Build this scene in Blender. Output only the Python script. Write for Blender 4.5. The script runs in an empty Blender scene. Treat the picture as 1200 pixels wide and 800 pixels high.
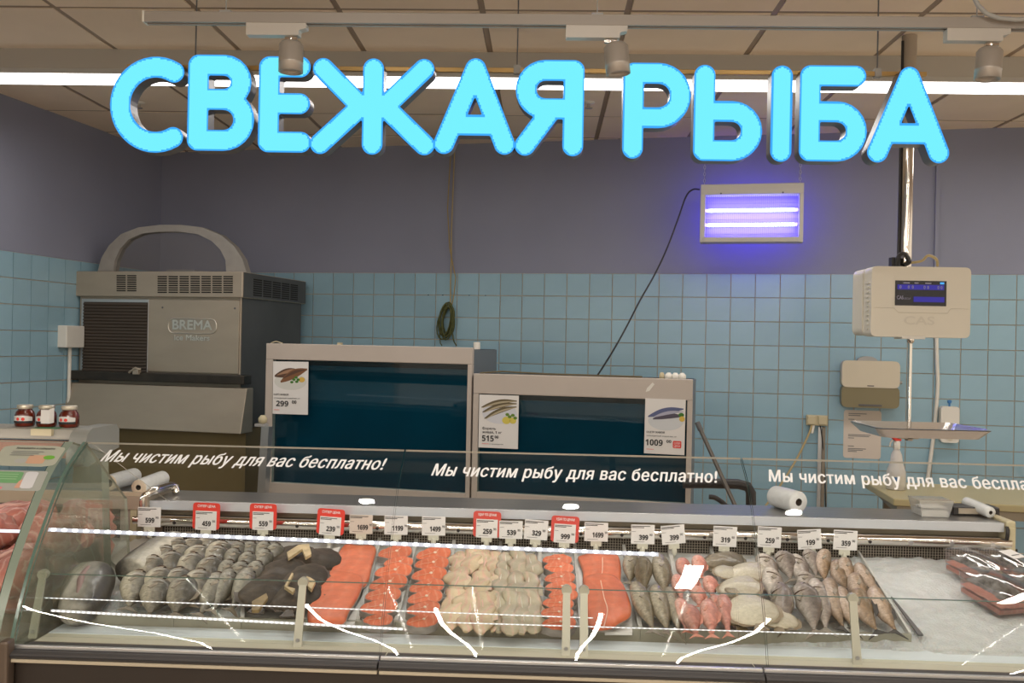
import bpy, math, random
import numpy as np
from mathutils import Vector, Matrix
random.seed(7)
S = bpy.context.scene
COL = S.collection
# ---------------------------------------------------------------- camera
F = 1090.0; EYE = 1.55; PSI = math.radians(2.05); ROLL = .02
Fw = Vector((-math.sin(PSI), math.cos(PSI), 0)); R0 = Vector((math.cos(PSI), math.sin(PSI), 0)); U0 = Vector((0, 0, 1))
Rt = R0*math.cos(ROLL) + U0*math.sin(ROLL); Up = -R0*math.sin(ROLL) + U0*math.cos(ROLL)
cd = bpy.data.cameras.new('camera'); cam = bpy.data.objects.new('camera', cd); COL.objects.link(cam)
cd.sensor_width = 36; cd.lens = 36*F/1200; cd.shift_y = 2/1200; cd.clip_start = .05
m = Matrix((Rt, Up, -Fw)).transposed().to_4x4(); m.translation = (0, 0, EYE); cam.matrix_world = m
S.camera = cam
# ---------------------------------------------------------------- world, exposure
w = bpy.data.worlds.new('world'); S.world = w; w.use_nodes = True
w.node_tree.nodes['Background'].inputs[0].default_value = (1, .86, .70, 1)
w.node_tree.nodes['Background'].inputs[1].default_value = 1.0
vs = S.view_settings; vs.view_transform = 'Standard'; vs.look = 'None'; vs.gamma = 1; vs.use_curve_mapping = False; vs.exposure = 0.0
# ---------------------------------------------------------------- lights
def area(name, loc, sx, sy, power, col, rot=(0, 0, 0), spread=None):
    l = bpy.data.lights.new(name, 'AREA'); l.shape = 'RECTANGLE'; l.size = sx; l.size_y = sy; l.energy = power; l.color = col
    if spread: l.spread = spread
    o = bpy.data.objects.new(name, l); COL.objects.link(o); o.location = loc; o.rotation_euler = rot; return o
for i, X in enumerate((-3.15, -1.35, -.6, .35, 1.3, 4.4)):
    area('hall_strip_light', (X, -4.1, 2.86), .026, 7.4, 95, (1, .93, .82))
for X, Y, q in ((.74, .62, .60), (2.45, .42, .6)): area('hall_panel_light', (X, Y, 2.88), .09, q, 9, (1, .94, .86))
for X in (-.80, .13, 1.13):
    l = area('hall_downlight', (X, 1.67, 2.9), .07, .07, 6, (1, .95, .88)); l.data.shape = 'DISK'
area('case_strip_light', (.1, 2.515, 1.240), 2.6, .012, 2.6, (1, .97, .92), (math.radians(38), 0, 0))
area('meat_case_light', (-2.2, 2.515, 1.240), 1.7, .012, 1.7, (1, .90, .84), (math.radians(30), 0, 0))  # added fill that brightens the meat, no fitting modelled
area('luminaire_light', (0, 4.56, 2.80), 8.6, .13, 50, (1, .93, .86))

# ---------------------------------------------------------------- pixel <-> world helpers (plan measurements)
def ray(x, y): return Fw + Rt*((x-600)/F) + Up*((402-y)/F)
def onZ(x, y, z):
    d = ray(x, y); t = (z-EYE)/d.z; return Vector((d.x*t, d.y*t, z))
def onY(x, y, Y):
    d = ray(x, y); t = Y/d.y; return Vector((d.x*t, Y, EYE+d.z*t))
def onX(x, y, X):
    d = ray(x, y); t = X/d.x; return Vector((X, d.y*t, EYE+d.z*t))
DZ0, DS = .80, .14
def deckz(Y): return DZ0 + (Y-2.4)*DS
def onD(x, y, h=0):           # point on the sloping fish deck, h above it
    d = ray(x, y); k = DZ0 - 2.4*DS + h; t = (k-EYE)/(d.z-DS*d.y); return Vector((d.x*t, d.y*t, EYE+d.z*t))
CEIL = 2.95
WA = onZ(190, 178, CEIL); WB = onZ(1190, 148, CEIL)
WU = (WB-WA).normalized(); WN = Vector((WU.y, -WU.x, 0)); WANG = math.atan2(WU.y, WU.x)     # along the wall / out into the room
def onW(x, y, v=0):           # point at distance v out of the back wall
    d = ray(x, y); o = WA + WN*v; t = (o.x*WN.x+o.y*WN.y)/(d.x*WN.x+d.y*WN.y); return Vector((d.x*t, d.y*t, EYE+d.z*t))
def W(u, v, z): p = WA+WU*u+WN*v; return Vector((p.x, p.y, z))
def uz(x, y, v): p = onW(x, y, v); return (p-WA).dot(WU), p.z

# ---------------------------------------------------------------- materials
MATS = {}
def mat(name, col, rough=.5, metal=0, var=0, vscale=8, bump=0, bscale=40, col2=None, emit=None, es=0, spec=None, coat=0, alpha=None, stretch=None, sss=0, rnd=0):
    if name in MATS: return MATS[name]
    M = bpy.data.materials.new(name); M.use_nodes = True; n = M.node_tree.nodes; L = M.node_tree.links; b = n['Principled BSDF']
    b.inputs['Base Color'].default_value = (*col, 1); b.inputs['Roughness'].default_value = rough; b.inputs['Metallic'].default_value = metal
    if spec is not None: b.inputs['Specular IOR Level'].default_value = spec
    if coat: b.inputs['Coat Weight'].default_value = coat; b.inputs['Coat Roughness'].default_value = .08
    if emit: b.inputs['Emission Color'].default_value = (*emit, 1); b.inputs['Emission Strength'].default_value = es
    if alpha is not None: b.inputs['Alpha'].default_value = alpha
    if sss: b.inputs['Subsurface Weight'].default_value = sss; b.inputs['Subsurface Radius'].default_value = (.02, .008, .005); b.inputs['Subsurface Scale'].default_value = .5
    tc = n.new('ShaderNodeTexCoord'); mp = n.new('ShaderNodeMapping'); L.new(tc.outputs['Object'], mp.inputs[0])
    if stretch: mp.inputs['Scale'].default_value = stretch
    out = None
    if var or col2:
        t = n.new('ShaderNodeTexNoise'); t.inputs['Scale'].default_value = vscale; t.inputs['Detail'].default_value = 5; L.new(mp.outputs[0], t.inputs[0])
        r = n.new('ShaderNodeValToRGB'); L.new(t.outputs[0], r.inputs[0]); r.color_ramp.elements[0].position = .32; r.color_ramp.elements[1].position = .68
        c2 = col2 or tuple(c*(1-var) for c in col)
        r.color_ramp.elements[0].color = (*c2, 1); r.color_ramp.elements[1].color = (*col, 1); out = r.outputs[0]
    if rnd:
        oi = n.new('ShaderNodeObjectInfo'); mr = n.new('ShaderNodeMapRange'); L.new(oi.outputs['Random'], mr.inputs[0]); mr.inputs[3].default_value = 1-rnd; mr.inputs[4].default_value = 1+rnd*.4
        hs = n.new('ShaderNodeHueSaturation'); L.new(mr.outputs[0], hs.inputs['Value'])
        if out: L.new(out, hs.inputs['Color'])
        else: hs.inputs['Color'].default_value = (*col, 1)
        out = hs.outputs[0]
    if out: L.new(out, b.inputs['Base Color'])
    if bump:
        t = n.new('ShaderNodeTexNoise'); t.inputs['Scale'].default_value = bscale; t.inputs['Detail'].default_value = 6; L.new(mp.outputs[0], t.inputs[0])
        B = n.new('ShaderNodeBump'); B.inputs['Strength'].default_value = bump; B.inputs['Distance'].default_value = .01; L.new(t.outputs[0], B.inputs['Height']); L.new(B.outputs[0], b.inputs['Normal'])
    MATS[name] = M; return M
def glass(name, tint=(.93, .97, .95), f0=.04, haze=0, hazecol=(.6, .66, .6)):
    if name in MATS: return MATS[name]
    M = bpy.data.materials.new(name); M.use_nodes = True; n = M.node_tree.nodes; L = M.node_tree.links; n.clear()
    o = n.new('ShaderNodeOutputMaterial'); g = n.new('ShaderNodeNewGeometry'); d = n.new('ShaderNodeVectorMath'); d.operation = 'DOT_PRODUCT'
    L.new(g.outputs['Normal'], d.inputs[0]); L.new(g.outputs['Incoming'], d.inputs[1])
    def mth(op, a, b=None):
        q = n.new('ShaderNodeMath'); q.operation = op
        for i, v in enumerate((a, b)):
            if v is None: continue
            if isinstance(v, (int, float)): q.inputs[i].default_value = v
            else: L.new(v, q.inputs[i])
        return q.outputs[0]
    fr = mth('ADD', mth('MULTIPLY', mth('POWER', mth('SUBTRACT', 1, mth('ABSOLUTE', d.outputs['Value'])), 5), 1-f0), f0)
    t = n.new('ShaderNodeBsdfTransparent'); t.inputs[0].default_value = (*tint, 1); base = t.outputs[0]
    if haze:
        df = n.new('ShaderNodeBsdfDiffuse'); df.inputs[0].default_value = (*hazecol, 1); mx = n.new('ShaderNodeMixShader'); mx.inputs[0].default_value = haze
        L.new(base, mx.inputs[1]); L.new(df.outputs[0], mx.inputs[2]); base = mx.outputs[0]
    gl = n.new('ShaderNodeBsdfGlossy'); gl.inputs['Roughness'].default_value = .012
    ms = n.new('ShaderNodeMixShader'); L.new(fr, ms.inputs[0]); L.new(base, ms.inputs[1]); L.new(gl.outputs[0], ms.inputs[2]); L.new(ms.outputs[0], o.inputs[0])
    MATS[name] = M; return M
def emis(name, col, s):
    if name in MATS: return MATS[name]
    M = bpy.data.materials.new(name); M.use_nodes = True; n = M.node_tree.nodes; L = M.node_tree.links; n.clear()
    o = n.new('ShaderNodeOutputMaterial'); e = n.new('ShaderNodeEmission'); e.inputs[0].default_value = (*col, 1); e.inputs[1].default_value = s; L.new(e.outputs[0], o.inputs[0]); MATS[name] = M; return M

m_paint = mat('wall_paint', (.262, .278, .365), .75, var=.10, vscale=1.3, bump=.05, bscale=90)
m_grout = mat('grout', (.62, .54, .42), .9, var=.25, vscale=6)
m_tile = mat('wall_tile', (.285, .46, .56), .2, var=.08, vscale=5, bump=.03, bscale=25, rnd=.07)
m_ceil = mat('ceiling_board', (.86, .72, .56), .95, var=.06, vscale=3, bump=.15, bscale=180, rnd=.04)
m_rail = mat('ceiling_rail', (.30, .22, .15), .6)
m_floor = mat('floor_tile', (.60, .50, .40), .35, var=.3, vscale=3)
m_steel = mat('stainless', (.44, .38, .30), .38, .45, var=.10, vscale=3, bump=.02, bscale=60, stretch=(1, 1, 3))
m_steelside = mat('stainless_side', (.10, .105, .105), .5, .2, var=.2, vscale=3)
m_chrome = mat('chrome', (.78, .74, .68), .12, 1)
m_alu = mat('aluminium', (.62, .63, .64), .32, .85, var=.05)
m_white = mat('white_plastic', (.72, .70, .64), .4)
m_cream = mat('cream_plastic', (.60, .54, .42), .4)
m_yel = mat('aged_cream_plastic', (.52, .46, .30), .45)
m_grey = mat('grey_plastic', (.35, .35, .34), .45)
m_dgrey = mat('dark_grey_plastic', (.10, .10, .105), .5)
m_black = mat('black_plastic', (.015, .015, .017), .4)
m_rubber = mat('bumper_rubber', (.13, .12, .12), .42, var=.15, vscale=8, stretch=(.3, 1, 20))
m_paper = mat('paper', (.74, .72, .70), .8)
m_paperb = mat('beige_paper', (.62, .55, .48), .8)
m_red = mat('red_print', (.72, .045, .03), .45)
m_ink = mat('ink', (.02, .02, .022), .7)
m_gink = mat('grey_ink', (.20, .20, .20), .7)
m_whiteink = mat('white_vinyl', (.85, .85, .85), .6)
m_tank = mat('tank_frame', (.50, .44, .39), .5, var=.06, vscale=4)
m_teal = mat('tank_back_water', (.002, .050, .085), .6, var=.2, vscale=2, spec=.05)
m_gl = glass('clear_glass', (.985, .99, .985), .035)
m_glr = glass('riser_glass', (.99, .995, .99), .003)
m_glside = glass('side_glass', (.93, .96, .93), .04, .09, (.60, .62, .50))
m_gltank = glass('tank_glass', (.85, .95, .97), .022)
m_gedge = mat('glass_edge', (.10, .17, .14), .15, 0, spec=.8)
m_glrim = mat('glass_top_rim', (.45, .42, .36), .25)
m_ice = mat('crushed_ice', (.66, .68, .68), .5, var=.14, vscale=30, bump=.8, bscale=140, sss=.2)
m_liner = mat('white_tray_liner', (.60, .60, .57), .45, var=.06, vscale=10)
m_lip = mat('tray_lip', (.36, .35, .28), .35, var=.15, vscale=5)

# ---------------------------------------------------------------- mesh builder
class MB:
    def __init__(s): s.v = []; s.f = []; s.m = []; s.sm = []
    def add(s, vs, fs, mi=0, smooth=False):
        o = len(s.v); s.v += [tuple(v) for v in vs]
        for f in fs: s.f.append(tuple(i+o for i in f)); s.m.append(mi); s.sm.append(smooth)
        return s
    def box(s, a, b, mi=0):
        x0, y0, z0 = a; x1, y1, z1 = b
        if x0 > x1: x0, x1 = x1, x0
        if y0 > y1: y0, y1 = y1, y0
        if z0 > z1: z0, z1 = z1, z0
        v = [(x0,y0,z0),(x1,y0,z0),(x1,y1,z0),(x0,y1,z0),(x0,y0,z1),(x1,y0,z1),(x1,y1,z1),(x0,y1,z1)]
        return s.add(v, [(0,3,2,1),(4,5,6,7),(0,1,5,4),(1,2,6,5),(2,3,7,6),(3,0,4,7)], mi)
    def hexa(s, q, mi=0):      # 8 points: bottom ring 4, top ring 4
        return s.add(q, [(0,3,2,1),(4,5,6,7),(0,1,5,4),(1,2,6,5),(2,3,7,6),(3,0,4,7)], mi)
    def prism(s, pts, vec, mi=0, smooth=False):      # closed polygon extruded by vec
        n = len(pts); vec = Vector(vec); p = [Vector(q) for q in pts]; q = [a+vec for a in p]
        s.add(p+q, [tuple(range(n-1, -1, -1)), tuple(range(n, 2*n))], mi)
        s.add(p+q, [(i, (i+1) % n, n+(i+1) % n, n+i) for i in range(n)], mi, smooth); return s
    def tube(s, pts, r, n=10, mi=0, caps=True, smooth=True):
        P = [Vector(p) for p in pts]; rr = r if isinstance(r, (list, tuple)) else [r]*len(P); vs = []; fs = []
        t0 = (P[1]-P[0]).normalized(); a = t0.cross(Vector((0, 0, 1)));
        if a.length < .1: a = t0.cross(Vector((1, 0, 0)))
        a.normalize()
        for i, p in enumerate(P):
            t = (P[min(i+1, len(P)-1)]-P[max(i-1, 0)]).normalized(); a = (a-t*a.dot(t)).normalized(); b = t.cross(a)
            for k in range(n):
                an = 2*math.pi*k/n; vs.append(p+(a*math.cos(an)+b*math.sin(an))*rr[i])
        for i in range(len(P)-1):
            for k in range(n): fs.append((i*n+k, i*n+(k+1) % n, (i+1)*n+(k+1) % n, (i+1)*n+k))
        s.add(vs, fs, mi, smooth)
        if caps: s.add(vs[:n], [tuple(range(n-1, -1, -1))], mi); s.add(vs[-n:], [tuple(range(n))], mi)
        return s
    def lathe(s, prof, c=(0, 0, 0), n=20, mi=0, axis='z', smooth=True):
        vs = []; fs = []; c = Vector(c)
        for r, h in prof:
            for k in range(n):
                a = 2*math.pi*k/n; x, y = r*math.cos(a), r*math.sin(a)
                vs.append(c+(Vector((x, y, h)) if axis == 'z' else Vector((x, h, y)) if axis == 'y' else Vector((h, x, y))))
        for i in range(len(prof)-1):
            for k in range(n): fs.append((i*n+k, i*n+(k+1) % n, (i+1)*n+(k+1) % n, (i+1)*n+k))
        s.add(vs, fs, mi, smooth); s.add(vs[:n], [tuple(range(n-1, -1, -1))], mi); s.add(vs[-n:], [tuple(range(n))], mi); return s
    def grid(s, fn, nu, nv, mi=0, smooth=True):
        vs = [fn(i/nu, j/nv) for j in range(nv+1) for i in range(nu+1)]
        return s.add(vs, [(j*(nu+1)+i, j*(nu+1)+i+1, (j+1)*(nu+1)+i+1, (j+1)*(nu+1)+i) for j in range(nv) for i in range(nu)], mi, smooth)
    def mesh(s, name, mats):
        me = bpy.data.meshes.new(name); me.from_pydata(s.v, [], s.f)
        for q in (mats if isinstance(mats, (list, tuple)) else [mats]): me.materials.append(q)
        me.polygons.foreach_set('material_index', s.m); me.polygons.foreach_set('use_smooth', s.sm); me.update(); return me
def rnd2(pts, r, seg=4):      # round the corners of a 2D polygon
    out = []; n = len(pts)
    for i in range(n):
        p, a, b = Vector(pts[i]), Vector(pts[i-1]), Vector(pts[(i+1) % n]); da, db = (a-p), (b-p); rr = min(r, da.length*.49, db.length*.49)
        A = p+da.normalized()*rr; B = p+db.normalized()*rr
        for k in range(seg+1):
            t = k/seg; out.append(tuple(A*(1-t)**2+p*2*t*(1-t)+B*t*t))
    return out
def rect2(x0, z0, x1, z1, r=0, seg=4):
    p = [(x0, z0), (x1, z0), (x1, z1), (x0, z1)]; return rnd2(p, r, seg) if r else p

# ---------------------------------------------------------------- objects
def link(name, me, parent=None, label=None, bevel=0, loc=None, seg=2):
    o = bpy.data.objects.new(name, me); COL.objects.link(o)
    if parent: o.parent = parent
    if loc is not None: o.location = loc
    if label: o['label'] = label
    if bevel:
        b = o.modifiers.new('bevel', 'BEVEL'); b.width = bevel; b.segments = seg; b.limit_method = 'ANGLE'
    return o
def part(name, mb, mats, parent, label=None, bevel=0, world=False, seg=2, kind=None):
    if world:
        mi = parent_world(parent).inverted(); mb.v = [tuple(mi @ Vector(v)) for v in mb.v]
    o = link(name, mb.mesh(name, mats), parent, label, bevel, seg=seg)
    if kind: o['kind'] = kind
    return o
def parent_world(p):
    M = Matrix.Identity(4)
    while p: M = Matrix.LocRotScale(p.location, p.rotation_euler, p.scale) @ M; p = p.parent
    return M
def thing(name, label, cat, loc=(0, 0, 0), rotz=0, group=None):
    o = bpy.data.objects.new(name, None); COL.objects.link(o); o.empty_display_size = .05; o.location = loc; o.rotation_euler = (0, 0, rotz)
    o['label'] = label; o['category'] = cat
    if group: o['group'] = group
    return o
def tag(o, label, cat, group=None):
    o['label'] = label; o['category'] = cat
    if group: o['group'] = group
    return o
def struct(name, mb, mats, parent=None, bevel=0):
    o = link(name, mb.mesh(name, mats), parent, bevel=bevel)
    if not parent: o['kind'] = 'structure'
    return o
KIDS = {}
def copy_tree(o, parent=None):
    c = o.copy(); COL.objects.link(c)
    if parent: c.parent = parent
    for ch in list(o.children): copy_tree(ch, c)
    return c

# text -> mesh (built-in font, Cyrillic capable)
TXT = {}
def text_mesh(txt, size, shear=0, bold=0, align='LEFT', ext=0, space=1):
    """glyph outlines filled contour by contour (the built-in font has overlapping contours)"""
    from mathutils.geometry import delaunay_2d_cdt, interpolate_bezier
    k = (txt, size, shear, bold, align, ext, space)
    if k in TXT: return TXT[k]
    txt = ''.join(chr(0x1D7EC+int(q)) if q in '0123456789' else q for q in txt)      # bold sans digits
    c = bpy.data.curves.new('txt', 'FONT'); c.body = txt; c.size = size; c.shear = shear; c.align_x = align; c.space_character = space
    o = bpy.data.objects.new('txt', c); COL.objects.link(o); dg = bpy.context.evaluated_depsgraph_get(); dg.update()
    cu = o.evaluated_get(dg).to_curve(dg); loops = []
    for sp in cu.splines:
        bp = sp.bezier_points; P = []
        for i in range(len(bp)):
            p, q = bp[i], bp[(i+1) % len(bp)]; straight = (p.handle_right-p.co).cross(q.co-p.co).length < 1e-7*size*size*10 and (q.handle_left-q.co).cross(q.co-p.co).length < 1e-7*size*size*10
            P += [p.co.copy()] if straight else [Vector(v) for v in interpolate_bezier(p.co, p.handle_right, q.handle_left, q.co, 5)][:-1]
        if len(P) > 2: loops.append([Vector((v.x, v.y, 0)) for v in P])
    o.to_curve_clear(); bpy.data.objects.remove(o); bpy.data.curves.remove(c)
    # group the contours that overlap in x (one glyph each), triangulate, keep triangles with non-zero winding
    loops.sort(key=lambda P: min(v.x for v in P)); groups = []
    for P in loops:
        lo, hi = min(v.x for v in P), max(v.x for v in P)
        if groups and lo < groups[-1][1]: groups[-1][0].append(P); groups[-1][1] = max(groups[-1][1], hi)
        else: groups.append([[P], hi])
    def wind(x, y, Ls):
        n = 0
        for P in Ls:
            for i in range(len(P)):
                a_, b_ = P[i-1], P[i]
                if (a_.y <= y) != (b_.y <= y):
                    if x < (b_.x-a_.x)*(y-a_.y)/(b_.y-a_.y)+a_.x: n += 1 if b_.y > a_.y else -1
        return n
    vs = []; fs = []
    for Ls, _ in groups:
        V = [Vector((v.x, v.y)) for P in Ls for v in P]; E_ = []; o_ = 0
        for P in Ls: E_ += [(o_+i, o_+(i+1) % len(P)) for i in range(len(P))]; o_ += len(P)
        cv, ce, cf = delaunay_2d_cdt(V, E_, [], 0, 1e-6*size)[:3]; base = len(vs); vs += [(v.x, v.y, 0) for v in cv]
        for t in cf:
            cx, cy = sum(cv[i].x for i in t)/3, sum(cv[i].y for i in t)/3
            if wind(cx, cy, Ls): fs.append(tuple(i+base for i in t))
    if bold:
        v0, f0 = list(vs), list(fs); vs, fs = [], []
        for n_, (dx, dy) in enumerate(((-bold, 0), (bold, 0), (0, bold), (0, -bold))): base = len(vs); vs += [(v[0]+dx, v[1]+dy, v[2]+n_*7e-5) for v in v0]; fs += [tuple(i+base for i in f) for f in f0]
    TXT[k] = (vs, fs); return vs, fs
def text_mb(mb, txt, size, x, z, y=0, width=None, mi=0, **kw):       # lettering standing in the local x-z plane, facing -y
    vs, fs = text_mesh(txt, size, **kw)
    if not vs: return mb
    x0 = min(v[0] for v in vs); x1 = max(v[0] for v in vs); sx = width/(x1-x0) if width else 1
    return mb.add([(x+(v[0]-x0)*sx, y-v[2], z+v[1]) for v in vs], fs, mi)
# ================================================================ ROOM
mb = MB(); mb.box((-7, -10, -.1), (7, 9, 0)); floor = struct('floor', mb, m_floor)
mb = MB(); mb.box((-7, -10, CEIL+.012), (7, 9, CEIL+.1)); ceiling = struct('ceiling', mb, m_rail)
# ceiling boards, 0.61 x 0.60 grid
CX0, CY0, CW, CD = -.2931, 3.90, .61, .60
pm = MB(); pm.box((.014, .014, 0), (CW-.014, CD-.014, .02)); pme = pm.mesh('ceiling_panel', m_ceil)
for i in range(-7, 8):
    for j in range(-2, 6):
        x, y = CX0+i*CW, CY0+j*CD
        # leave out boards that lie fully behind the back wall or the left wall
        c = [(Vector((x+a*CW, y+b*CD, 0))-WA).dot(WN) for a in (0, 1) for b in (0, 1)]
        if max(c) < .02 or x+CW < -3.55: continue
        link('ceiling_panel', pme, ceiling, loc=(x, y, CEIL-.006+random.uniform(-.002, .002)))
mb = MB()
for i in range(-7, 9): mb.box((CX0+i*CW-.012, CY0-2*CD, CEIL-.003), (CX0+i*CW+.012, 7.2, CEIL+.012))
for j in range(-2, 7): mb.box((-4.5, CY0+j*CD-.010, CEIL-.0035), (4.6, CY0+j*CD+.010, CEIL+.012))
part('ceiling_grid_rail', mb, m_rail, ceiling)
for p in ((163, 118), (690, 118)):     # small round smoke heads on the ceiling
    q = onZ(p[0], p[1], CEIL)
    t = thing('sprinkler_head', 'small white sprinkler head on the ceiling behind the %s' % ('first sign letter' if p[0] < 500 else 'gap in the sign'), 'sprinkler', (q.x, q.y, CEIL-.006))
    b = MB(); b.lathe([(.035, 0), (.035, -.006), (.012, -.012)], n=14); part('flange', b, m_white, t)
    b = MB(); b.lathe([(.01, -.010), (.01, -.03), (.022, -.034), (.022, -.038)], n=10); part('nozzle', b, m_chrome, t)
# back wall: upper paint proud of tiles
TP = .156; TZ = 2.035
LW = (WB-WA).length + 2.2
def wallbox(mb, u0, u1, z0, z1, v0, v1, mi=0):
    q = [W(u0, v1, z0), W(u1, v1, z0), W(u1, v0, z0), W(u0, v0, z0), W(u0, v1, z1), W(u1, v1, z1), W(u1, v0, z1), W(u0, v0, z1)]
    mb.hexa(q, mi)
mb = MB(); wallbox(mb, -.2, LW, TZ, CEIL+.05, -.1, 0, 0); wallbox(mb, -.2, LW, 0, TZ, -.1, -.0025, 1)
wall_back = struct('wall_back', mb, [m_paint, m_grout])
u611 = uz(611, 400, 0)[0]; ph = (u611/TP) % 1
tm = MB(); g = .0028; tm.box((g, -.006, g), (TP-g, .0, TP-g)); tme = tm.mesh('tile', m_tile)
def tile_at(parent, p, ang, n):
    o = link('tile', tme, parent, loc=p); o.rotation_euler = (random.uniform(-.004, .004), random.uniform(-.003, .003), ang+random.uniform(-.006, .006)); return o
rest = MB(); cnt = 0
ncol = int(LW/TP)
hid = lambda px, py: (80 < px < 335 and py > 335) or (325 < px < 800 and py > 470) 
def pxof(P):
    d = P-Vector((0, 0, EYE)); z = d.dot(Fw); return 600+F*d.dot(Rt)/z, 402-F*d.dot(Up)/z
for c in range(-1, ncol):
    u = (c+ph)*TP
    if u < 0: continue
    for r in range(1, 13):
        p = W(u, -.001, TZ-r*TP); cx, cy = pxof(W(u+TP/2, 0, TZ-(r-.5)*TP))
        if hid(cx, cy) or cy > 605 or cx > 1225 or cnt >= 300: 
            q0, q1 = u+g, u+TP-g; wallbox(rest, q0, q1, TZ-r*TP+g, TZ-(r-1)*TP-g, -.007, -.001)
        else: tile_at(wall_back, p, WANG, cnt); cnt += 1
part('tile_field', rest, m_tile, wall_back, kind='stuff')
# drill holes, glue marks and peeled paint on the tiles
for px in (502, 519, 550, 569):
    u, z = uz(px, 345.5, 0); b = MB(); b.lathe([(.006, 0), (.004, .001)], (0, 0, 0), 8, axis='y'); o = part('drill_hole', b, mat('hole_dark', (.02, .018, .015), .9), wall_back); o.location = W(u, .002, z); o.rotation_euler = (0, 0, WANG)
m_mark = mat('glue_mark', (.42, .34, .20), .8)
for px, py, w_ in ((478, 353, 10), (503, 353, 11), (528, 353, 9), (551, 353, 14), (576, 353, 13), (600, 353, 17), (479, 388, 10), (498, 389, 9), (545, 389, 12), (568, 389, 16), (597, 390, 22), (601, 419, 12)):
    u, z = uz(px, py, 0); u1, _ = uz(px+w_, py, 0); b = MB(); wallbox(b, u, u1, z-.004, z+.003, .0005, .0018); part('glue_mark', b, m_mark, wall_back)
for px, py, w_, h_ in ((833, 329, 9, 3), (894, 325, 24, 5), (911, 323, 9, 6), (879, 324, 6, 4)):
    u, z = uz(px, py, 0); u1, z1 = uz(px+w_, py+h_, 0); b = MB(); q = [W(u+(u1-u)*(.5+.5*math.cos(a)*(1+.3*math.sin(3*a))), .002, (z+z1)/2+(z-z1)*.5*math.sin(a)*(1+.3*math.cos(5*a))) for a in [2*math.pi*k/14 for k in range(14)]]; b.add(q, [tuple(range(14))]); part('peeled_patch', b, m_mark, wall_back)
# left wall
LA = Vector((WA.x, WA.y, 0)); LB = onZ(0, 108, CEIL); LB.z = 0; LU = (LB-LA).normalized(); LN = Vector((-LU.y, LU.x, 0))
LLEN = 7.5
def L(u, v, z): p = LA+LU*u+LN*v; return Vector((p.x, p.y, z))
def lbox(mb, u0, u1, z0, z1, v0, v1, mi=0):
    mb.hexa([L(u0, v1, z0), L(u1, v1, z0), L(u1, v0, z0), L(u0, v0, z0), L(u0, v1, z1), L(u1, v1, z1), L(u1, v0, z1), L(u0, v0, z1)], mi)
mb = MB(); lbox(mb, -.1, LLEN, TZ, CEIL+.05, -.1, 0, 0); lbox(mb, -.1, LLEN, 0, TZ, -.1, -.0025, 1)
wall_left = struct('wall_left', mb, [m_paint, m_grout])
lang = math.atan2(LU.y, LU.x); rest = MB()
for c in range(0, int(LLEN/TP)-1):
    for r in range(1, 13):
        u = c*TP
        if c < 16 and r <= 9: tile_at(wall_left, L(u+TP, -.001, TZ-r*TP), lang+math.pi, 0)
        elif r <= 9 or c < 16: lbox(rest, u+g, u+TP-g, TZ-r*TP+g, TZ-(r-1)*TP-g, -.007, -.001)
part('tile_field', rest, m_tile, wall_left, kind='stuff')
# wall cable run on upper right paint
b = MB(); u, _ = uz(1098, 250, 0); wallbox(b, u-.012, u+.012, TZ, CEIL, 0, .018)
part('painted_conduit', b, m_paint, wall_back)

# ================================================================ CEILING LUMINAIRE
t = thing('linear_ceiling_lamp', 'long white linear lamp running across the ceiling behind the sign letters', 'lamp', (0, 4.56, 2.83))
b = MB(); b.prism([(-4.4, -.10, .115), (-4.4, -.095, .02), (-4.4, -.08, 0), (-4.4, .08, 0), (-4.4, .10, .02), (-4.4, .10, .115)], (8.8, 0, 0)); part('housing', b, mat('lamp_housing', (.42, .40, .36), .5), t)
b = MB(); b.box((-4.38, -.075, -.012), (4.38, .085, -.0005)); part('diffuser', b, emis('lamp_diffuser', (1, .97, .95), 4), t)

# ================================================================ SIGN
SY = 3.3
m_face = emis('sign_face', (.19, .89, 1.0), 1.0); m_rim = emis('sign_rim', (.05, .40, 1.0), 1.05); m_ret = mat('sign_return', (.22, .22, .23), .4, .7)
def arc(cx, cy, rx, ry, a0, a1, n=18): return [(cx+rx*math.cos(math.radians(a0+(a1-a0)*k/n)), cy+ry*math.sin(math.radians(a0+(a1-a0)*k/n))) for k in range(n+1)]
L_C = [arc(54, 55, 43, 44, 60, 300, 26)]
L_V = [[(11, 11), (11, 99), (41, 99)] + arc(41, 79, 20, 20, 90, -90, 10) + [(11, 59)], [(11, 59), (41, 59)] + arc(41, 35, 24, 24, 90, -90, 12) + [(11, 11)]]
L_E = [[(11, 11), (11, 99), (47, 99)], [(11, 56), (47, 56)], [(11, 11), (49, 11)]]
L_ZH = [[(72, 11), (72, 99)], [(13, 99), (58, 55), (11, 11)], [(131, 99), (86, 55), (133, 11)], [(58, 55), (86, 55)]]
L_A = [[(11, 11), (46.5, 99), (82, 11)], [(23, 33), (70, 33)]]
L_YA = [[(67, 11), (67, 99), (33.5, 99)] + arc(33.5, 76.5, 22.5, 22.5, 90, 270, 12) + [(67, 54)], [(42, 54), (11, 11)]]
L_R = [[(11, 11), (11, 99), (40, 99)] + arc(40, 73, 26, 26, 90, -90, 14) + [(11, 47)]]
bowl = lambda: [(11, 11), (11, 57), (43, 57)] + arc(43, 34, 23, 23, 90, -90, 12) + [(11, 11)]
L_Y = [[(11, 11), (11, 99)], bowl(), [(100, 11), (100, 99)]]
L_B = [[(11, 11), (11, 99), (64, 99)], bowl()]
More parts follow.
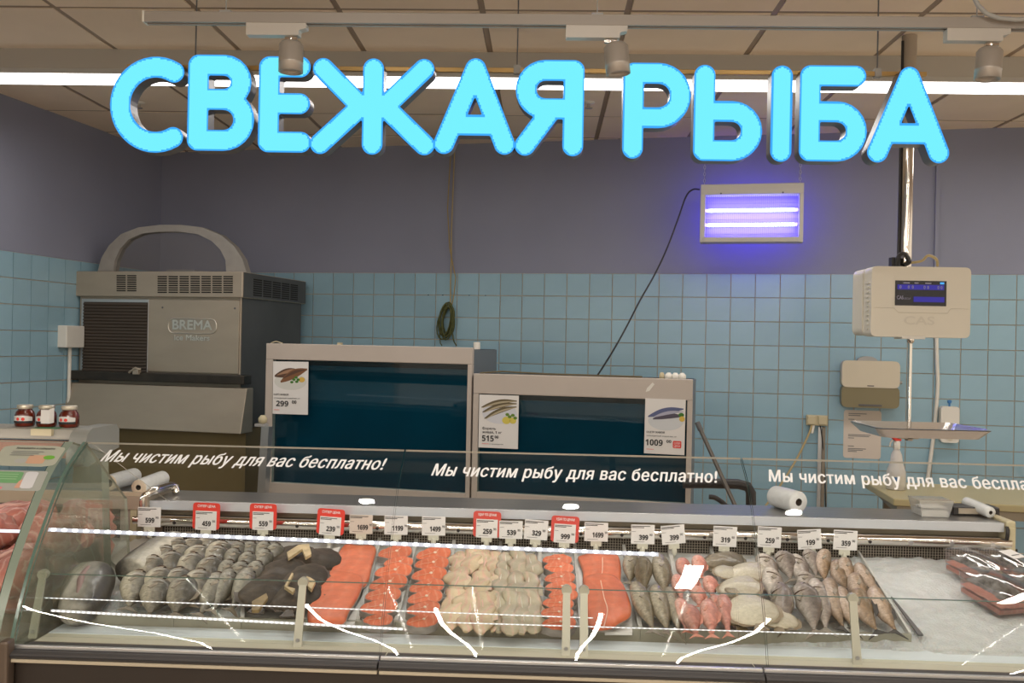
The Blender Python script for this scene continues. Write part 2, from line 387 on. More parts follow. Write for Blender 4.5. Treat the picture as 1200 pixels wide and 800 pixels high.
SIGN = [('С', L_C, 129, 213, 177), ('В', L_V, 220, 296, 175), ('Е', L_E, 303, 363, 177), ('Ж', L_ZH, 364, 508, 179), ('А', L_A, 509, 602, 179), ('Я', L_YA, 604, 682, 181), ('Р', L_R, 730, 807, 184.5), ('Ы', L_Y, 813, 926, 187), ('Б', L_B, 937, 1014, 187.5), ('А', L_A, 1017, 1111, 189)]
SL = {0: 'first letter of the glowing cyan sign, a big open C shape', 1: 'glowing cyan letter В with two bowls, second in the sign', 2: 'glowing cyan letter Е with three bars, under the left spotlight', 3: 'widest glowing cyan letter Ж with six arms',
      4: 'glowing cyan letter А in the middle of the sign, right of the Ж', 5: 'glowing cyan letter Я before the gap between the words', 6: 'glowing cyan letter Р opening the second word', 7: 'glowing cyan letter Ы with a separate upright bar', 8: 'glowing cyan letter Б second from the right end of the sign', 9: 'last glowing cyan letter А in front of the steel scale pole'}
def letter_mesh(strokes, Wd, Hh=110, r=12.2, st=1.6):
    nx, ny = int((Wd+8)/st)+2, int((Hh+8)/st)+2
    X, Y = np.meshgrid(np.arange(nx)*st-4, np.arange(ny)*st-4); D = np.full(X.shape, 1e9)
    for s in strokes:
        for (x0, y0), (x1, y1) in zip(s[:-1], s[1:]):
            dx, dy = x1-x0, y1-y0; q = dx*dx+dy*dy+1e-9; T = np.clip(((X-x0)*dx+(Y-y0)*dy)/q, 0, 1); D = np.minimum(D, np.hypot(X-x0-T*dx, Y-y0-T*dy))
    D = D-r; vs = []; vid = {}; caps = []; rim = []; segs = []
    def vert(k, p):
        if k not in vid: vid[k] = len(vs); vs.append(p)
        return vid[k]
    for j in range(ny-1):
        for i in range(nx-1):
            c = [(i, j), (i+1, j), (i+1, j+1), (i, j+1)]; d = [D[q[1], q[0]] for q in c]
            if min(d) >= 0: continue
            poly = []; cr = []
            for k in range(4):
                a, b = c[k], c[(k+1) % 4]; da, db = d[k], d[(k+1) % 4]
                if da < 0: poly.append(vert(a, (X[a[1], a[0]], Y[a[1], a[0]])))
                if (da < 0) != (db < 0):
                    tt = da/(da-db); pa = np.array((X[a[1], a[0]], Y[a[1], a[0]])); pb = np.array((X[b[1], b[0]], Y[b[1], b[0]]))
                    e = vert(tuple(sorted((a, b))), tuple(pa+(pb-pa)*tt)); poly.append(e); cr.append((e, da < 0))
            (rim if max(d) > -1.2 else caps).append(tuple(poly))
            if len(cr) == 2:
                o = [e for e, out in cr if out][0]; n_ = [e for e, out in cr if not out][0]; segs.append((o, n_))
    return vs, caps, rim, segs
P0 = onY(129, 177, SY); mounts = []
sg = 'illuminated letters of the sign'
for k, (ch, st, xl, xr, yb) in enumerate(SIGN):
    a = onY(xl, yb, SY); bb = onY(xr, yb, SY); tp = onY(xl, yb-110, SY); Wd = max(max(p[0] for p in s) for s in st)+11
    sx = (bb.x-a.x)/Wd; sz = (tp.z-a.z)/110; dz = (bb.z-a.z)
    vs, caps, rim, segs = letter_mesh(st, Wd); D = .06
    t = thing('sign_letter', SL[k], 'sign letter', ((a.x+bb.x)/2, SY, a.z), 0, sg)
    fv = [((v[0]-Wd/2)*sx, 0, v[1]*sz) for v in vs]
    b = MB(); b.add(fv, caps, 0); b.add(fv, rim, 1); part('lit_face', b, [m_face, m_rim], t)
    n = len(fv); b = MB(); b.add(fv+[(v[0], D, v[2]) for v in fv], [(s[0], s[1], s[1]+n, s[0]+n) for s in segs]+[tuple(i+n for i in reversed(f)) for f in caps+rim]); part('return', b, m_ret, t)
# support rail and hanging wires
ra, rb = onY(405, 81, 3.372), onY(1052, 90, 3.372)
t = thing('sign_support_rail', 'thin brass coloured rail behind the upper part of the sign letters', 'rail', (0, 3.372, ra.z))
x0, x1 = onY(150, 77, 3.372).x, onY(1085, 91, 3.372).x
b = MB(); b.box((x0, -.01, -.008), (x1, .01, .008)); part('bar', b, mat('brass_rail', (.55, .36, .14), .35, .6), t, bevel=.002)
for px in (229, 606, 1028):
    X = onY(px, 80, 3.372).x; b = MB(); b.tube([(X, 0, .008), (X, 0, CEIL-.01-ra.z)], .0028, 6); part('hanging_wire', b, m_dgrey, t)
    b = MB(); b.box((X-.012, -.013, -.012), (X+.012, .013, .018)); part('wire_clamp', b, m_grey, t)

# ================================================================ TRACK + SPOTS
TY = 2.9; ta = onY(172, 10, TY); tb = onY(1190, 28, TY); tz = (ta.z+tb.z)/2
t = thing('lighting_track', 'white lighting track hanging across in front of the ceiling above the sign', 'lighting track', (0, TY, tz))
tlen = onY(1330, 30, TY).x; h = .033
b = MB(); b.prism([(ta.x, -.018, 0), (ta.x, -.018, -h), (ta.x, -.007, -h), (ta.x, -.007, -.006), (ta.x, .007, -.006), (ta.x, .007, -h), (ta.x, .018, -h), (ta.x, .018, 0)], (tlen-ta.x, 0, 0)); part('channel', b, mat('track_white', (.31, .28, .25), .45), t, bevel=.001)
b = MB(); b.box((ta.x-.006, -.019, -h-.001), (ta.x, .019, .001)); part('end_cap', b, m_white, t)
for px in (265, 700, 1145):
    X = onY(px, 8, TY).x; b = MB(); b.box((X-.018, -.01, 0), (X+.018, .01, .008)); b.tube([(X, 0, .008), (X, 0, CEIL-tz-.008)], .002, 6); part('hanger', b, m_grey, t)
m_spot = mat('spot_grey', (.42, .38, .34), .35, .4)
def spot(px, lab, first):
    X = onY(px, 60, TY).x
    t = thing('track_spotlight', lab, 'spotlight', (X, TY, tz-h), 0, 'track spotlights above the sign')
    w = .065*2; b = MB(); b.prism([(-.115, -.016, 0), (.075, -.016, 0), (.075, -.016, -.016), (.052, -.016, -.022), (.052, -.016, -.038), (-.115, -.016, -.038)], (0, .032, 0)); part('adapter_box', b, mat('adapter_white', (.48, .45, .41), .4), t, bevel=.003)
    b = MB(); b.tube([(.025, 0, -.036), (.025, 0, -.062)], .008, 10); b.box((.005, -.006, -.05), (.045, .006, -.040)); part('swivel', b, m_chrome, t)
    b = MB(); b.lathe([(.012, -.052), (.030, -.056), (.038, -.066), (.038, -.118), (.0385, -.119), (.0385, -.122), (.038, -.123), (.038, -.150), (.034, -.150), (.030, -.140)], (.025, 0, 0), 24)
    h_ = part('lamp_head', b, m_spot, t)
    if first == 2: h_.rotation_euler = (0, math.radians(-6), 0); h_.location.x = .01
    if first == 3: h_.rotation_euler = (0, math.radians(4), 0)
    l = bpy.data.lights.new('spot_beam', 'SPOT'); l.energy = 17; l.spot_size = math.radians(58); l.spot_blend = .7; l.color = (1, .93, .85); l.shadow_soft_size = .012
    lo = bpy.data.objects.new('spot_beam', l); COL.objects.link(lo); lo.location = (X+.025, TY, tz-h-.155); lo.rotation_euler = (math.radians(14), 0, 0)
spot(332, 'grey track spotlight hanging over the third sign letter', 1); spot(706, 'grey track spotlight above the gap between the two words', 2); spot(1152, 'grey track spotlight at the right end of the track', 3)
b = MB(); P = [onY(*p, 2.86) for p in ((1140, -6), (1146, 6), (1156, 16), (1170, 21), (1190, 23), (1215, 21))]; b.tube(P, .007, 8)
tag(link('loose_cable', b.mesh('loose_cable', m_grey)), 'grey cable curving down onto the track at top right', 'cable')
# ================================================================ frame standing parallel to the back wall
def frame_thing(name, label, cat, u, v, z=0, group=None):
    p = W(u, v, z); return thing(name, label, cat, tuple(p), WANG, group)       # local x along wall, local -y out into the room, z up
class LF:      # pixel -> local coords of a frame thing, on a plane at depth v out of the wall
    def __init__(s, u, v, z=0): s.u, s.v, s.z = u, v, z
    def __call__(s, px, py, y=0): u, z = uz(px, py, s.v-y); return u-s.u, z-s.z

# ---------------------------------------------------------------- ICE MAKER
v = .95; u0, z0 = uz(92, 438, v); u1, _ = uz(283, 438, v); V_ = v
t = frame_thing('ice_maker', 'large stainless steel ice maker with arched hood, left of the fish tanks', 'ice maker', (u0+u1)/2, v, 0)
f = LF((u0+u1)/2, v); xL, zB = f(92, 440); xR, zT = f(283, 346); Dp = .85
b = MB(); b.box((xL, 0, zB-.1), (xR, Dp, zT+.0)); body = part('body', b, m_steel, t, bevel=.004)
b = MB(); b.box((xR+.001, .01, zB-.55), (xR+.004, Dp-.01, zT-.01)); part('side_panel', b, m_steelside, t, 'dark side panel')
hL, hT = f(84, 318); hR, hB = f(287, 349)
b = MB(); b.box((hL, -.03, hB), (hR, Dp+.02, hT)); part('top_casing', b, m_steel, t, bevel=.006)
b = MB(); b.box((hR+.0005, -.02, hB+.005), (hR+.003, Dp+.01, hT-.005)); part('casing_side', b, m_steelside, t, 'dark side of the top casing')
m_hole = mat('vent_hole', (.012, .011, .01), .8)
vent = MB()
def slots(px0, py0, px1, py1, nc, nr):
    for c in range(nc):
        for r in range(nr):
            xa = px0+(px1-px0)*(c+.06)/nc; xb = px0+(px1-px0)*(c+.90)/nc; ya = py0+(py1-py0)*(r+.1)/nr; yb = py0+(py1-py0)*(r+.68)/nr
            a = f(xa, ya, -.031); q = f(xb, yb, -.031); vent.box((a[0], -.0325, q[1]), (q[0], -.029, a[1]))
slots(136, 322, 161, 342, 2, 8); part('front_vent_slots', vent, m_hole, t); vent = MB(); slots(184, 323, 274, 344, 7, 8); part('front_vent_slots', vent, m_hole, t)
b = MB()
for c in range(5):
    for r in range(8):
        y0 = .10+c*.13; zz = hT-.03-(r+1)*(hT-hB-.05)/8; b.box((hR+.002, y0, zz), (hR+.005, y0+.11, zz+(hT-hB-.05)/8*.6))
part('side_vent_slots', b, m_hole, t)
# filter panel with louvres
xa, za = f(97, 350); xb, zb = f(174, 436)
b = MB(); b.box((xa, -.012, zb), (xb, .0, za)); part('filter_frame', b, m_alu, t, bevel=.002)
b = MB(); b.box((xa+.02, -.014, zb), (xb-.005, -.010, za-.02)); part('filter_mat', b, mat('filter_dark', (.05, .038, .028), .8), t, 'dark brown filter')
n = 22; H_ = za-.02-zb
for k in range(n):
    b = MB(); z = zb+H_*(k+.1)/n; b.hexa([(xa+.02, -.022, z), (xb-.006, -.022, z), (xb-.006, -.014, z+H_/n*.7), (xa+.02, -.014, z+H_/n*.7), (xa+.02, -.022, z+.004), (xb-.006, -.022, z+.004), (xb-.006, -.013, z+H_/n*.75), (xa+.02, -.013, z+H_/n*.75)]); part('louvre', b, mat('louvre_dark', (.058, .044, .033), .6), t)
xa, za = f(176, 351); xb, zb = f(280, 438)
b = MB(); b.box((xa, -.014, zb), (xb, .0, za)); pn = part('front_panel', b, m_steel, t, bevel=.002)
for q in ((xa+.1, za-.05), (xb-.03, za-.05)): b = MB(); b.lathe([(.007, 0), (.005, -.003)], (q[0], -.014, q[1]), 10, axis='y'); part('screw', b, m_dgrey, pn)
lx0, lz1 = f(199, 373); lx1, lz0 = f(255, 391)
ring = rnd2([(lx0, lz0), (lx1, lz0), (lx1, lz1), (lx0, lz1)], .06, 6); b = MB(); b.tube([(p[0], -.016, p[1]) for p in ring]+[(ring[0][0], -.016, ring[0][1])], .0032, 6)
m_emb = mat('embossed_steel', (.80, .76, .68), .3, .9)
text_mb(b, 'BREMA', .085, lx0+.03, lz0+.025, -.0165, width=(lx1-lx0)-.06, bold=.002); text_mb(b, 'ice Makers', .05, lx0+.045, lz0-.045, -.0165, width=(lx1-lx0)-.09, bold=.0012); part('embossed_logo', b, m_emb, pn, 'embossed maker lettering in an oval')
# dark lip, latch and bin
xa, za = f(80, 433); xb, zb = f(295, 450)
b = MB(); b.box((xa, -.10, zb), (xb, 0, za)); part('bin_lip', b, mat('bin_lip_dark', (.035, .028, .02), .45, var=.5, vscale=14), t, 'black grimy lip of the bin door', bevel=.006)
la, lz = f(172, 436); b = MB(); b.box((la-.02, -.12, lz-.01), (la+.02, -.09, lz+.03)); b.tube([(la-.05, -.11, lz+.0), (la, -.12, lz+.03), (la+.03, -.11, lz+.02)], .008, 8); part('door_latch', b, m_steel, t)
xa2, za2 = f(77, 447); xb2, zb2 = f(296, 506)
b = MB(); b.hexa([(xa2, -.15, zb2), (xb2, -.15, zb2), (xb2, .0, zb2), (xa2, .0, zb2), (xa2, -.08, za2), (xb2, -.08, za2), (xb2, .0, za2), (xa2, .0, za2)]); part('bin_door', b, m_steel, t, bevel=.005)
b = MB(); b.box((xL-.02, -.02, .08), (xR+.06, Dp, zb2+.01)); part('bin_body', b, mat('bin_body_olive', (.20, .15, .065), .5, .2, var=.2, vscale=3), t, 'olive brown lower bin body')
for q in ((xL, 0), (xR, 0), (xL, Dp-.1), (xR, Dp-.1)):
    b = MB(); b.tube([(q[0]+.02, q[1]+.05, 0), (q[0]+.02, q[1]+.05, .09)], .025, 10); part('foot', b, m_black, t)
# arched hood
yo = .12
o_ = [f(*p, yo) for p in ((118, 318), (122, 303), (131, 288), (145, 275), (165, 267), (190, 264), (215, 264), (240, 267), (262, 276), (277, 289), (287, 304), (292, 321))]
i_ = [f(*p, yo) for p in ((136, 318), (138, 305), (144, 292), (154, 281), (170, 274), (190, 272), (213, 272), (235, 275), (251, 283), (261, 293), (267, 305), (268, 321))]
b = MB(); n = len(o_); vs = []
for (x, z), (xx, zz) in zip(o_, i_): vs += [(x, yo-.03, z), (xx, yo-.03, zz), (xx, yo+.03, zz), (x, yo+.03, z)]
b.add(vs, [(4*k+a, 4*(k+1)+a, 4*(k+1)+(a+1) % 4, 4*k+(a+1) % 4) for k in range(n-1) for a in range(4)], smooth=False)
part('arched_hood', b, mat('hood_grey', (.36, .34, .31), .5, .2, var=.15, vscale=12), t, 'pale grey arch on top')
b = MB(); P_ = [(x, yo-.004, z) for x, z in i_]; b.prism(P_, (0, .004, 0)); part('hood_sheet', b, glass('hood_plastic', (.9, .9, .9), .03, .10, (.4, .38, .36)), t, 'clear sheet under the arch')
b = MB(); x, z = f(230, 316, .3); b.box((x-.16, .2, hT), (x+.05, .5, hT+.03)); part('top_lid', b, m_grey, t)
# small junction box by the machine on the left wall
p = onX(78, 395, WA.x-.12)
t = thing('wall_switch_box', 'small white box on the tiled wall beside the ice maker', 'switch box', tuple(L(1.15, .0, 1.50)), lang)
pz = None
def lfind(px, py):
    d = ray(px, py); o = LA; k = (o.x*LN.x+o.y*LN.y)/(d.x*LN.x+d.y*LN.y); P = Vector((d.x*k, d.y*k, EYE+d.z*k)); return (P-LA).dot(LU), P.z
ua, za = lfind(67, 381); ub, zb = lfind(90, 407); t.location = L(ua, 0, zb)
b = MB(); b.box((-abs(ua-ub)*.9, 0, 0), (0, .07*(1 if LN.x > 0 else 1), za-zb)); 
b.v = [(v[0], v[1], v[2]) for v in b.v]; part('cover', b, m_white, t, bevel=.006)
b = MB(); b.tube([(-.10, .02, 0), (-.10, .02, -.5)], .012, 8); part('cable', b, m_white, t)

# ---------------------------------------------------------------- FISH TANKS
def tank(name, label, v, px, pglass, depth, side, posters):
    (ax, ay), (bx, by) = px; (gx0, gy0), (gx1, gy1) = pglass
    ua, za = uz(ax, ay, v); ub, _ = uz(bx, by, v); t = frame_thing(name, label, 'fish tank', (ua+ub)/2, v, 0); f = LF((ua+ub)/2, v)
    x0, zt = f(ax, ay); x1, _ = f(bx, by); g0, gt = f(gx0, gy0); g1, gb = f(gx1, gy1)
    bot = gb-.06
    b = MB(); b.box((x0, 0, gt), (x1, .04, zt)); part('top_frame', b, m_tank, t, bevel=.003)
    b = MB(); b.box((x0, 0, bot), (g0, .04, gt-.0005)); part('side_frame', b, m_tank, t, bevel=.002)
    b = MB(); b.box((g1, 0, bot), (x1, .04, gt-.0005)); part('side_frame', b, m_tank, t, bevel=.002)
    b = MB(); b.box((g0, 0, bot), (g1, .04, gb)); part('bottom_frame', b, m_tank, t, bevel=.002)
    b = MB(); b.box((g0-.004, .006, gb-.004), (g1+.004, .014, gt+.004)); part('front_glass', b, m_gltank, t)
    b = MB(); b.box((g0, .0145, gb+.002), (g1, .017, gt-.0)); b.box((g0, .004, gt-.006), (g1, .0055, gt)); 
    b = MB(); b.box((x0+.01, .03, bot+.01), (x0+.02, depth, zt-.01)); b.box((x1-.02, .03, bot+.01), (x1-.01, depth, zt-.01)); b.box((x0+.01, depth-.01, bot+.01), (x1-.01, depth, zt-.01)); b.box((x0+.02, .03, bot+.01), (x1-.02, depth, bot+.02))
    part('tank_shell', b, mat('tank_inner', (.003, .035, .052), .5), t, 'dark teal inside walls')
    b = MB(); b.box((x0+.02, .05, bot+.02), (x1-.02, depth-.012, gt-.03)); part('water', b, m_teal, t, 'dark blue water')
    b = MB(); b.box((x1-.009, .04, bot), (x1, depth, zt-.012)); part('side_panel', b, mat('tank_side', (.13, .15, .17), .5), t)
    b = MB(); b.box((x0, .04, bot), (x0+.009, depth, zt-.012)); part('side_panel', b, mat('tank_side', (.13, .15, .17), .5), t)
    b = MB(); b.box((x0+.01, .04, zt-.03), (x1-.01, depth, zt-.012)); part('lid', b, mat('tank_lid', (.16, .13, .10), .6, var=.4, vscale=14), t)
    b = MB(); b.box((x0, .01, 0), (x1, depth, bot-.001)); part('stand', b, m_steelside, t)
    return t, f, (x0, x1, zt, g0, g1, gt, gb)
vt = 1.45
t1, f1, d1 = tank('fish_tank', 'taller grey framed fish tank on the left with one poster on its dark glass', vt, ((312, 402), (553.5, 406)), ((320, 421), (545, 578)), .55, 1, None)
t2, f2, d2 = tank('fish_tank', 'lower grey framed fish tank on the right with two posters on its dark glass', vt+.005, ((555, 437.5), (812, 444)), ((561, 461), (803, 590)), .5, 1, None)
# little things on top of the tanks
x, z = f1(571, 400, .3); b = MB(); b.tube([(d1[1]-.07, .35, d1[2]-.012), (d1[1]-.07, .35, d1[2]+.03)], .02, 12); part('hose_fitting', b, m_white, t1)
b = MB(); b.box((d1[0]+.42, .03, d1[2]), (d1[0]+.44, .06, d1[2]+.012)); b.tube([(d1[0]+.02, .02, d1[2]+.002), (d1[0]+.05, .02, d1[2]+.012), (d1[0]+.09, .02, d1[2]+.002)], .003, 6); part('clip', b, m_yel, t1)
for k, px in enumerate((775, 783, 791, 799)):
    x, z = f2(px, 440, .06); b = MB(); b.lathe([(.010+.006*(k > 0), 0), (.014+.006*(k > 0), .004), (.014+.006*(k > 0), .03), (.008, .042)], (x, .1, d2[2]-.012), 12); part('bottle_cap', b, m_yel if k == 0 else m_white, t2)
x, z = f2(760, 458); b = MB(); b.add([(x-.015, -.0012, z-.005), (x+.004, -.0012, z+.0), (x+.03, -.0012, z+.035), (x+.02, -.0012, z+.045), (x-.008, -.0012, z+.015)], [(0, 1, 2, 3, 4)]); part('paint_chip', b, m_white, t2, 'white chipped patch')
b = MB(); b.tube([(d2[0]+.03, .02, d2[2]+.003), (d2[0]+.15, .03, d2[2]+.014), (d2[0]+.4, .02, d2[2]+.008), (d2[0]+.9, .03, d2[2]+.006)], .005, 6); part('top_cord', b, mat('cord_brown', (.10, .08, .04), .7), t2)
# posters
C = lambda r, g, b_: mat('print_%02d%02d%02d' % (int(r*99), int(g*99), int(b_*99)), (r, g, b_), .7)
def poster(name, label, f, p0, p1, fn, rot=0):
    x0, z1 = f(*p0); x1, z0 = f(*p1); wdt, hgt = x1-x0, z1-z0
    P = parent_world(f.t) @ Vector(((x0+x1)/2, -.004, z0))
    t = thing('poster', label, 'poster', tuple(P), WANG+0, 'price posters on the fish tanks'); t.rotation_euler = (0, math.radians(rot), WANG)
    b = MB(); b.box((-wdt/2, 0, 0), (wdt/2, .002, hgt)); part('sheet', b, m_paper, t)
    fn(t, wdt, hgt); return t
def flat(b, pts, w_, h_, y=-.0008, mi=0): b.add([((p[0]-.5)*w_, y, p[1]*h_) for p in pts], [tuple(range(len(pts)))], mi)
def fishshape(b, hx, hy, tx, ty, wd, w_, h_, y, mi, bend=.03):
    n = 12; up = []; dn = []; L_ = math.hypot(tx-hx, ty-hy); nx, ny = -(ty-hy)/L_, (tx-hx)/L_
    for k in range(n+1):
        s = k/n; q = wd*(math.sin(min(1, s*1.9+.12)*math.pi*.5) if s < .5 else max(.18, math.cos((s-.5)*math.pi*.92))); cx = hx+(tx-hx)*s+nx*bend*math.sin(s*math.pi); cy = hy+(ty-hy)*s+ny*bend*math.sin(s*math.pi)
        up.append((cx+nx*q, cy+ny*q)); dn.append((cx-nx*q, cy-ny*q))
    flat(b, up+dn[::-1], w_, h_, y, mi)
def ell(cx, cy, rx, ry, n=16): return [(cx+rx*math.cos(2*math.pi*k/n), cy+ry*math.sin(2*math.pi*k/n)) for k in range(n)]
def txt_part(t, name, txts, w_, h_, mats):
    b = MB()
    for (s, size, x, z, wd, mi) in txts: text_mb(b, s, size*h_, (x-.5)*w_, z*h_, -.0012, width=wd*w_, mi=mi, bold=.0003)
    part(name, b, mats, t)
pm_ = [C(.62, .62, .58), C(.10, .05, .03), C(.20, .09, .04), C(.05, .18, .02), C(.65, .42, .08), C(.35, .20, .12)]
def pos1(t, w_, h_):
    b = MB(); flat(b, ell(.5, .62, .46, .16, 24), w_, h_, -.0003, 0)
    fishshape(b, .05, .72, .85, .80, .085, w_, h_, -.0005, 1); fishshape(b, .12, .74, .85, .84, .03, w_, h_, -.00055, 5); fishshape(b, .22, .61, .97, .86, .085, w_, h_, -.0006, 2); fishshape(b, .30, .68, .9, .85, .03, w_, h_, -.00065, 1)
    flat(b, ell(.82, .66, .09, .05), w_, h_, -.0007, 4)
    for q in ((.6, .66), (.66, .70), (.68, .62), (.54, .61), (.72, .66)): flat(b, ell(q[0], q[1], .05, .025, 8), w_, h_, -.0008, 3)
    part('fish_picture', b, pm_, t)
    txt_part(t, 'price_text', [('КАРП ЖИВОЙ', .045, .03, .355, .42, 0), ('охлажденный живой вес, кг', .030, .03, .295, .75, 1), ('299', .14, .10, .15, .35, 0), ('00', .08, .55, .205, .13, 0), ('▬▬▬', .02, .04, .075, .16, 2)], w_, h_, [m_ink, m_gink, m_red])
def pos2(t, w_, h_):
    b = MB(); flat(b, ell(.52, .66, .44, .20, 24), w_, h_, -.0003, 0)
    for (hx, hy, tx, ty) in ((.06, .76, .95, .90), (.09, .67, .95, .85), (.14, .55, .95, .79)):
        fishshape(b, hx, hy, tx, ty, .045, w_, h_, -.0005, 1, .04); fishshape(b, hx+.03, hy-.012, tx, ty-.01, .018, w_, h_, -.0006, 5, .04)
    flat(b, ell(.70, .53, .11, .07), w_, h_, -.0007, 4); flat(b, ell(.86, .53, .09, .06), w_, h_, -.0007, 4)
    for q in ((.78, .60), (.86, .63), (.72, .64), (.92, .58)): flat(b, ell(q[0], q[1], .05, .03, 8), w_, h_, -.0008, 3)
    part('fish_picture', b, [C(.62, .63, .68), C(.13, .10, .05), C(.4, .3, .2), C(.12, .22, .02), C(.65, .55, .10), C(.42, .36, .24)], t)
    txt_part(t, 'price_text', [('Форель', .062, .09, .345, .35, 0), ('живая, 1 кг', .062, .09, .275, .50, 0), ('515', .15, .09, .125, .30, 0), ('00', .07, .41, .185, .10, 0), ('▬▬▬▬', .02, .09, .07, .18, 2), ('от производителя', .022, .28, .068, .35, 1)], w_, h_, [m_ink, m_gink, m_red])
def pos3(t, w_, h_):
    b = MB(); flat(b, ell(.52, .60, .44, .17, 24), w_, h_, -.0003, 0)
    fishshape(b, .08, .67, .95, .83, .06, w_, h_, -.0005, 1, .03); fishshape(b, .2, .66, .95, .78, .03, w_, h_, -.0006, 5, .03); fishshape(b, .20, .63, .95, .70, .05, w_, h_, -.0005, 2, .03)
    flat(b, ell(.90, .72, .07, .04), w_, h_, -.0007, 3); flat(b, ell(.92, .65, .07, .05), w_, h_, -.0008, 4)
    part('fish_picture', b, [C(.60, .62, .64), C(.10, .12, .24), C(.08, .07, .10), C(.05, .18, .02), C(.65, .45, .08), C(.40, .40, .50)], t)
    txt_part(t, 'price_text', [('ОСЕТР ЖИВОЙ', .045, .05, .375, .45, 0), ('охлажденный живой вес, кг', .030, .05, .315, .75, 1), ('1009', .15, .03, .15, .43, 0), ('00', .07, .55, .21, .12, 0), ('▬▬▬', .02, .06, .075, .18, 2)], w_, h_, [m_ink, m_gink, m_red])
    b = MB(); q = rnd2([(.71, .12), (.92, .12), (.92, .25), (.71, .25)], .03); flat(b, q, w_, h_, -.0009); 
    bb = part('red_badge', b, m_red, t, 'red price badge'); b = MB(); text_mb(b, 'СУПЕР', .05*h_, (.74-.5)*w_, .19*h_, -.0012, width=.15*w_); text_mb(b, 'ЦЕНА', .05*h_, (.74-.5)*w_, .14*h_, -.0012, width=.15*w_); part('badge_text', b, m_whiteink, bb)
f1.t, f2.t = t1, t2
poster('poster', 'price poster with two baked fish and 299, on the left tank', f1, (321, 423), (361, 486), pos1, -.5)
poster('poster', 'price poster with three trout and 515, on the left end of the right tank', f2, (562, 462), (607, 526), pos2)
poster('poster', 'price poster with a sturgeon, 1009 and a red badge', f2, (756, 466.5), (802, 533), pos3, .3)
# grey post between ice maker and tank
u_, z_ = uz(305, 495, 1.55); t = frame_thing('steel_post', 'pale grey upright post between the ice maker and the left tank', 'post', u_-.01, 1.62)
f = LF(u_-.01, 1.62); b = MB(); x, z = f(300, 582); x2, z2 = f(312, 500); b.hexa([(x-.025, 0, .0), (x+.02, 0, .0), (x+.02, .05, .0), (x-.025, .05, .0), (x2-.03, 0, z2), (x2+.015, 0, z2), (x2+.015, .05, z2), (x2-.03, .05, z2)]); part('upright', b, m_alu, t)
x3, z3 = f(303, 488); b = MB(); b.box((x3-.02, -.005, z2), (x3+.03, .06, z2+.015)); part('bracket', b, m_grey, t); 
b = MB(); b.lathe([(.012, 0), (.024, .008), (.024, .03), (.012, .045)], (x3+.01, .03, z2+.015), 12); part('knob', b, m_yel, t, 'yellowed plastic knob')

# ================================================================ WALL THINGS
# hanging cable with coil
t = frame_thing('hanging_cable', 'thin yellowish cable with a tied coil hanging down the tiled wall', 'cable', uz(527, 360, .02)[0], .02, 0)
f = LF(uz(527, 360, .02)[0], .02); P = lambda pts, y=0: [(f(px, py, y)[0], y, f(px, py, y)[1]) for px, py in pts]
m_cab = mat('cable_cream', (.42, .33, .16), .6); m_cab2 = mat('cable_green', (.10, .11, .025), .6, var=.5, vscale=60)
b = MB(); b.tube(P([(533, 166), (531, 220), (529, 270), (529, 300), (528, 330), (528, 362)]), .0045, 6); part('white_run', b, m_cab, t)
b = MB(); b.tube(P([(529, 168), (526, 215), (524.5, 245), (527, 290), (531, 312), (534, 325), (532, 345), (529, 360)], -.01), .0035, 6); part('yellow_run', b, mat('cable_yellow', (.36, .26, .07), .6), t)
b = MB()
for k in range(9):
    rx, rz = .035+random.uniform(0, .022), .09+random.uniform(0, .035); c = P([(525+random.uniform(-2, 2), 376+random.uniform(-3, 3))])[0]; ta_ = random.uniform(-.25, .12)
    pts = []
    for j in range(17):
        a = 2*math.pi*j/16; xx, zz = rx*math.cos(a), rz*math.sin(a); pts.append((c[0]+xx*math.cos(ta_)-zz*math.sin(ta_), -.012-.004*k, c[2]+xx*math.sin(ta_)+zz*math.cos(ta_)))
    b.tube(pts, .0055, 5, caps=False)
b.tube(P([(517, 384), (515, 391), (516, 402), (518, 405)], -.03), .004, 5); b.tube(P([(530, 390), (532, 400), (535, 405)], -.03), .005, 5); part('coil', b, m_cab2, t, 'green coiled bundle')
# insect killer lamp
v = .36; ua, zb = uz(820, 284, v); ub, _ = uz(941, 287, v); _, zt = uz(880, 215, v)
t = frame_thing('insect_killer', 'white insect trap with two glowing violet tubes hung on chains', 'insect trap', (ua+ub)/2, v, zb)
f = LF((ua+ub)/2, v, zb); hw = (ub-ua)/2; H_ = zt-zb; Dp = .10
m_ik = mat('trap_white', (.52, .50, .46), .4)
b = MB(); b.box((-hw, 0, H_*.82), (hw, Dp, H_)); part('top_housing', b, m_ik, t, bevel=.004)
b = MB(); b.box((-hw, -.012, -.0), (-hw+.03, Dp, H_*.82)); part('end_plate', b, m_ik, t, bevel=.003)
b = MB(); b.box((hw-.025, 0, -.0), (hw, Dp, H_*.82)); part('end_plate', b, m_ik, t, bevel=.003)
b = MB(); b.hexa([(-hw+.02, -.02, 0), (hw-.02, -.02, 0), (hw-.02, Dp, 0), (-hw+.02, Dp, 0), (-hw+.02, -.025, .03), (hw-.02, -.025, .03), (hw-.02, Dp, .012), (-hw+.02, Dp, .012)]); part('catch_tray', b, m_ik, t, bevel=.003)
b = MB(); b.box((-hw+.03, Dp-.008, .02), (hw-.025, Dp, H_*.82)); part('rear_grid', b, mat('trap_back', (.25, .22, .55), .5), t)
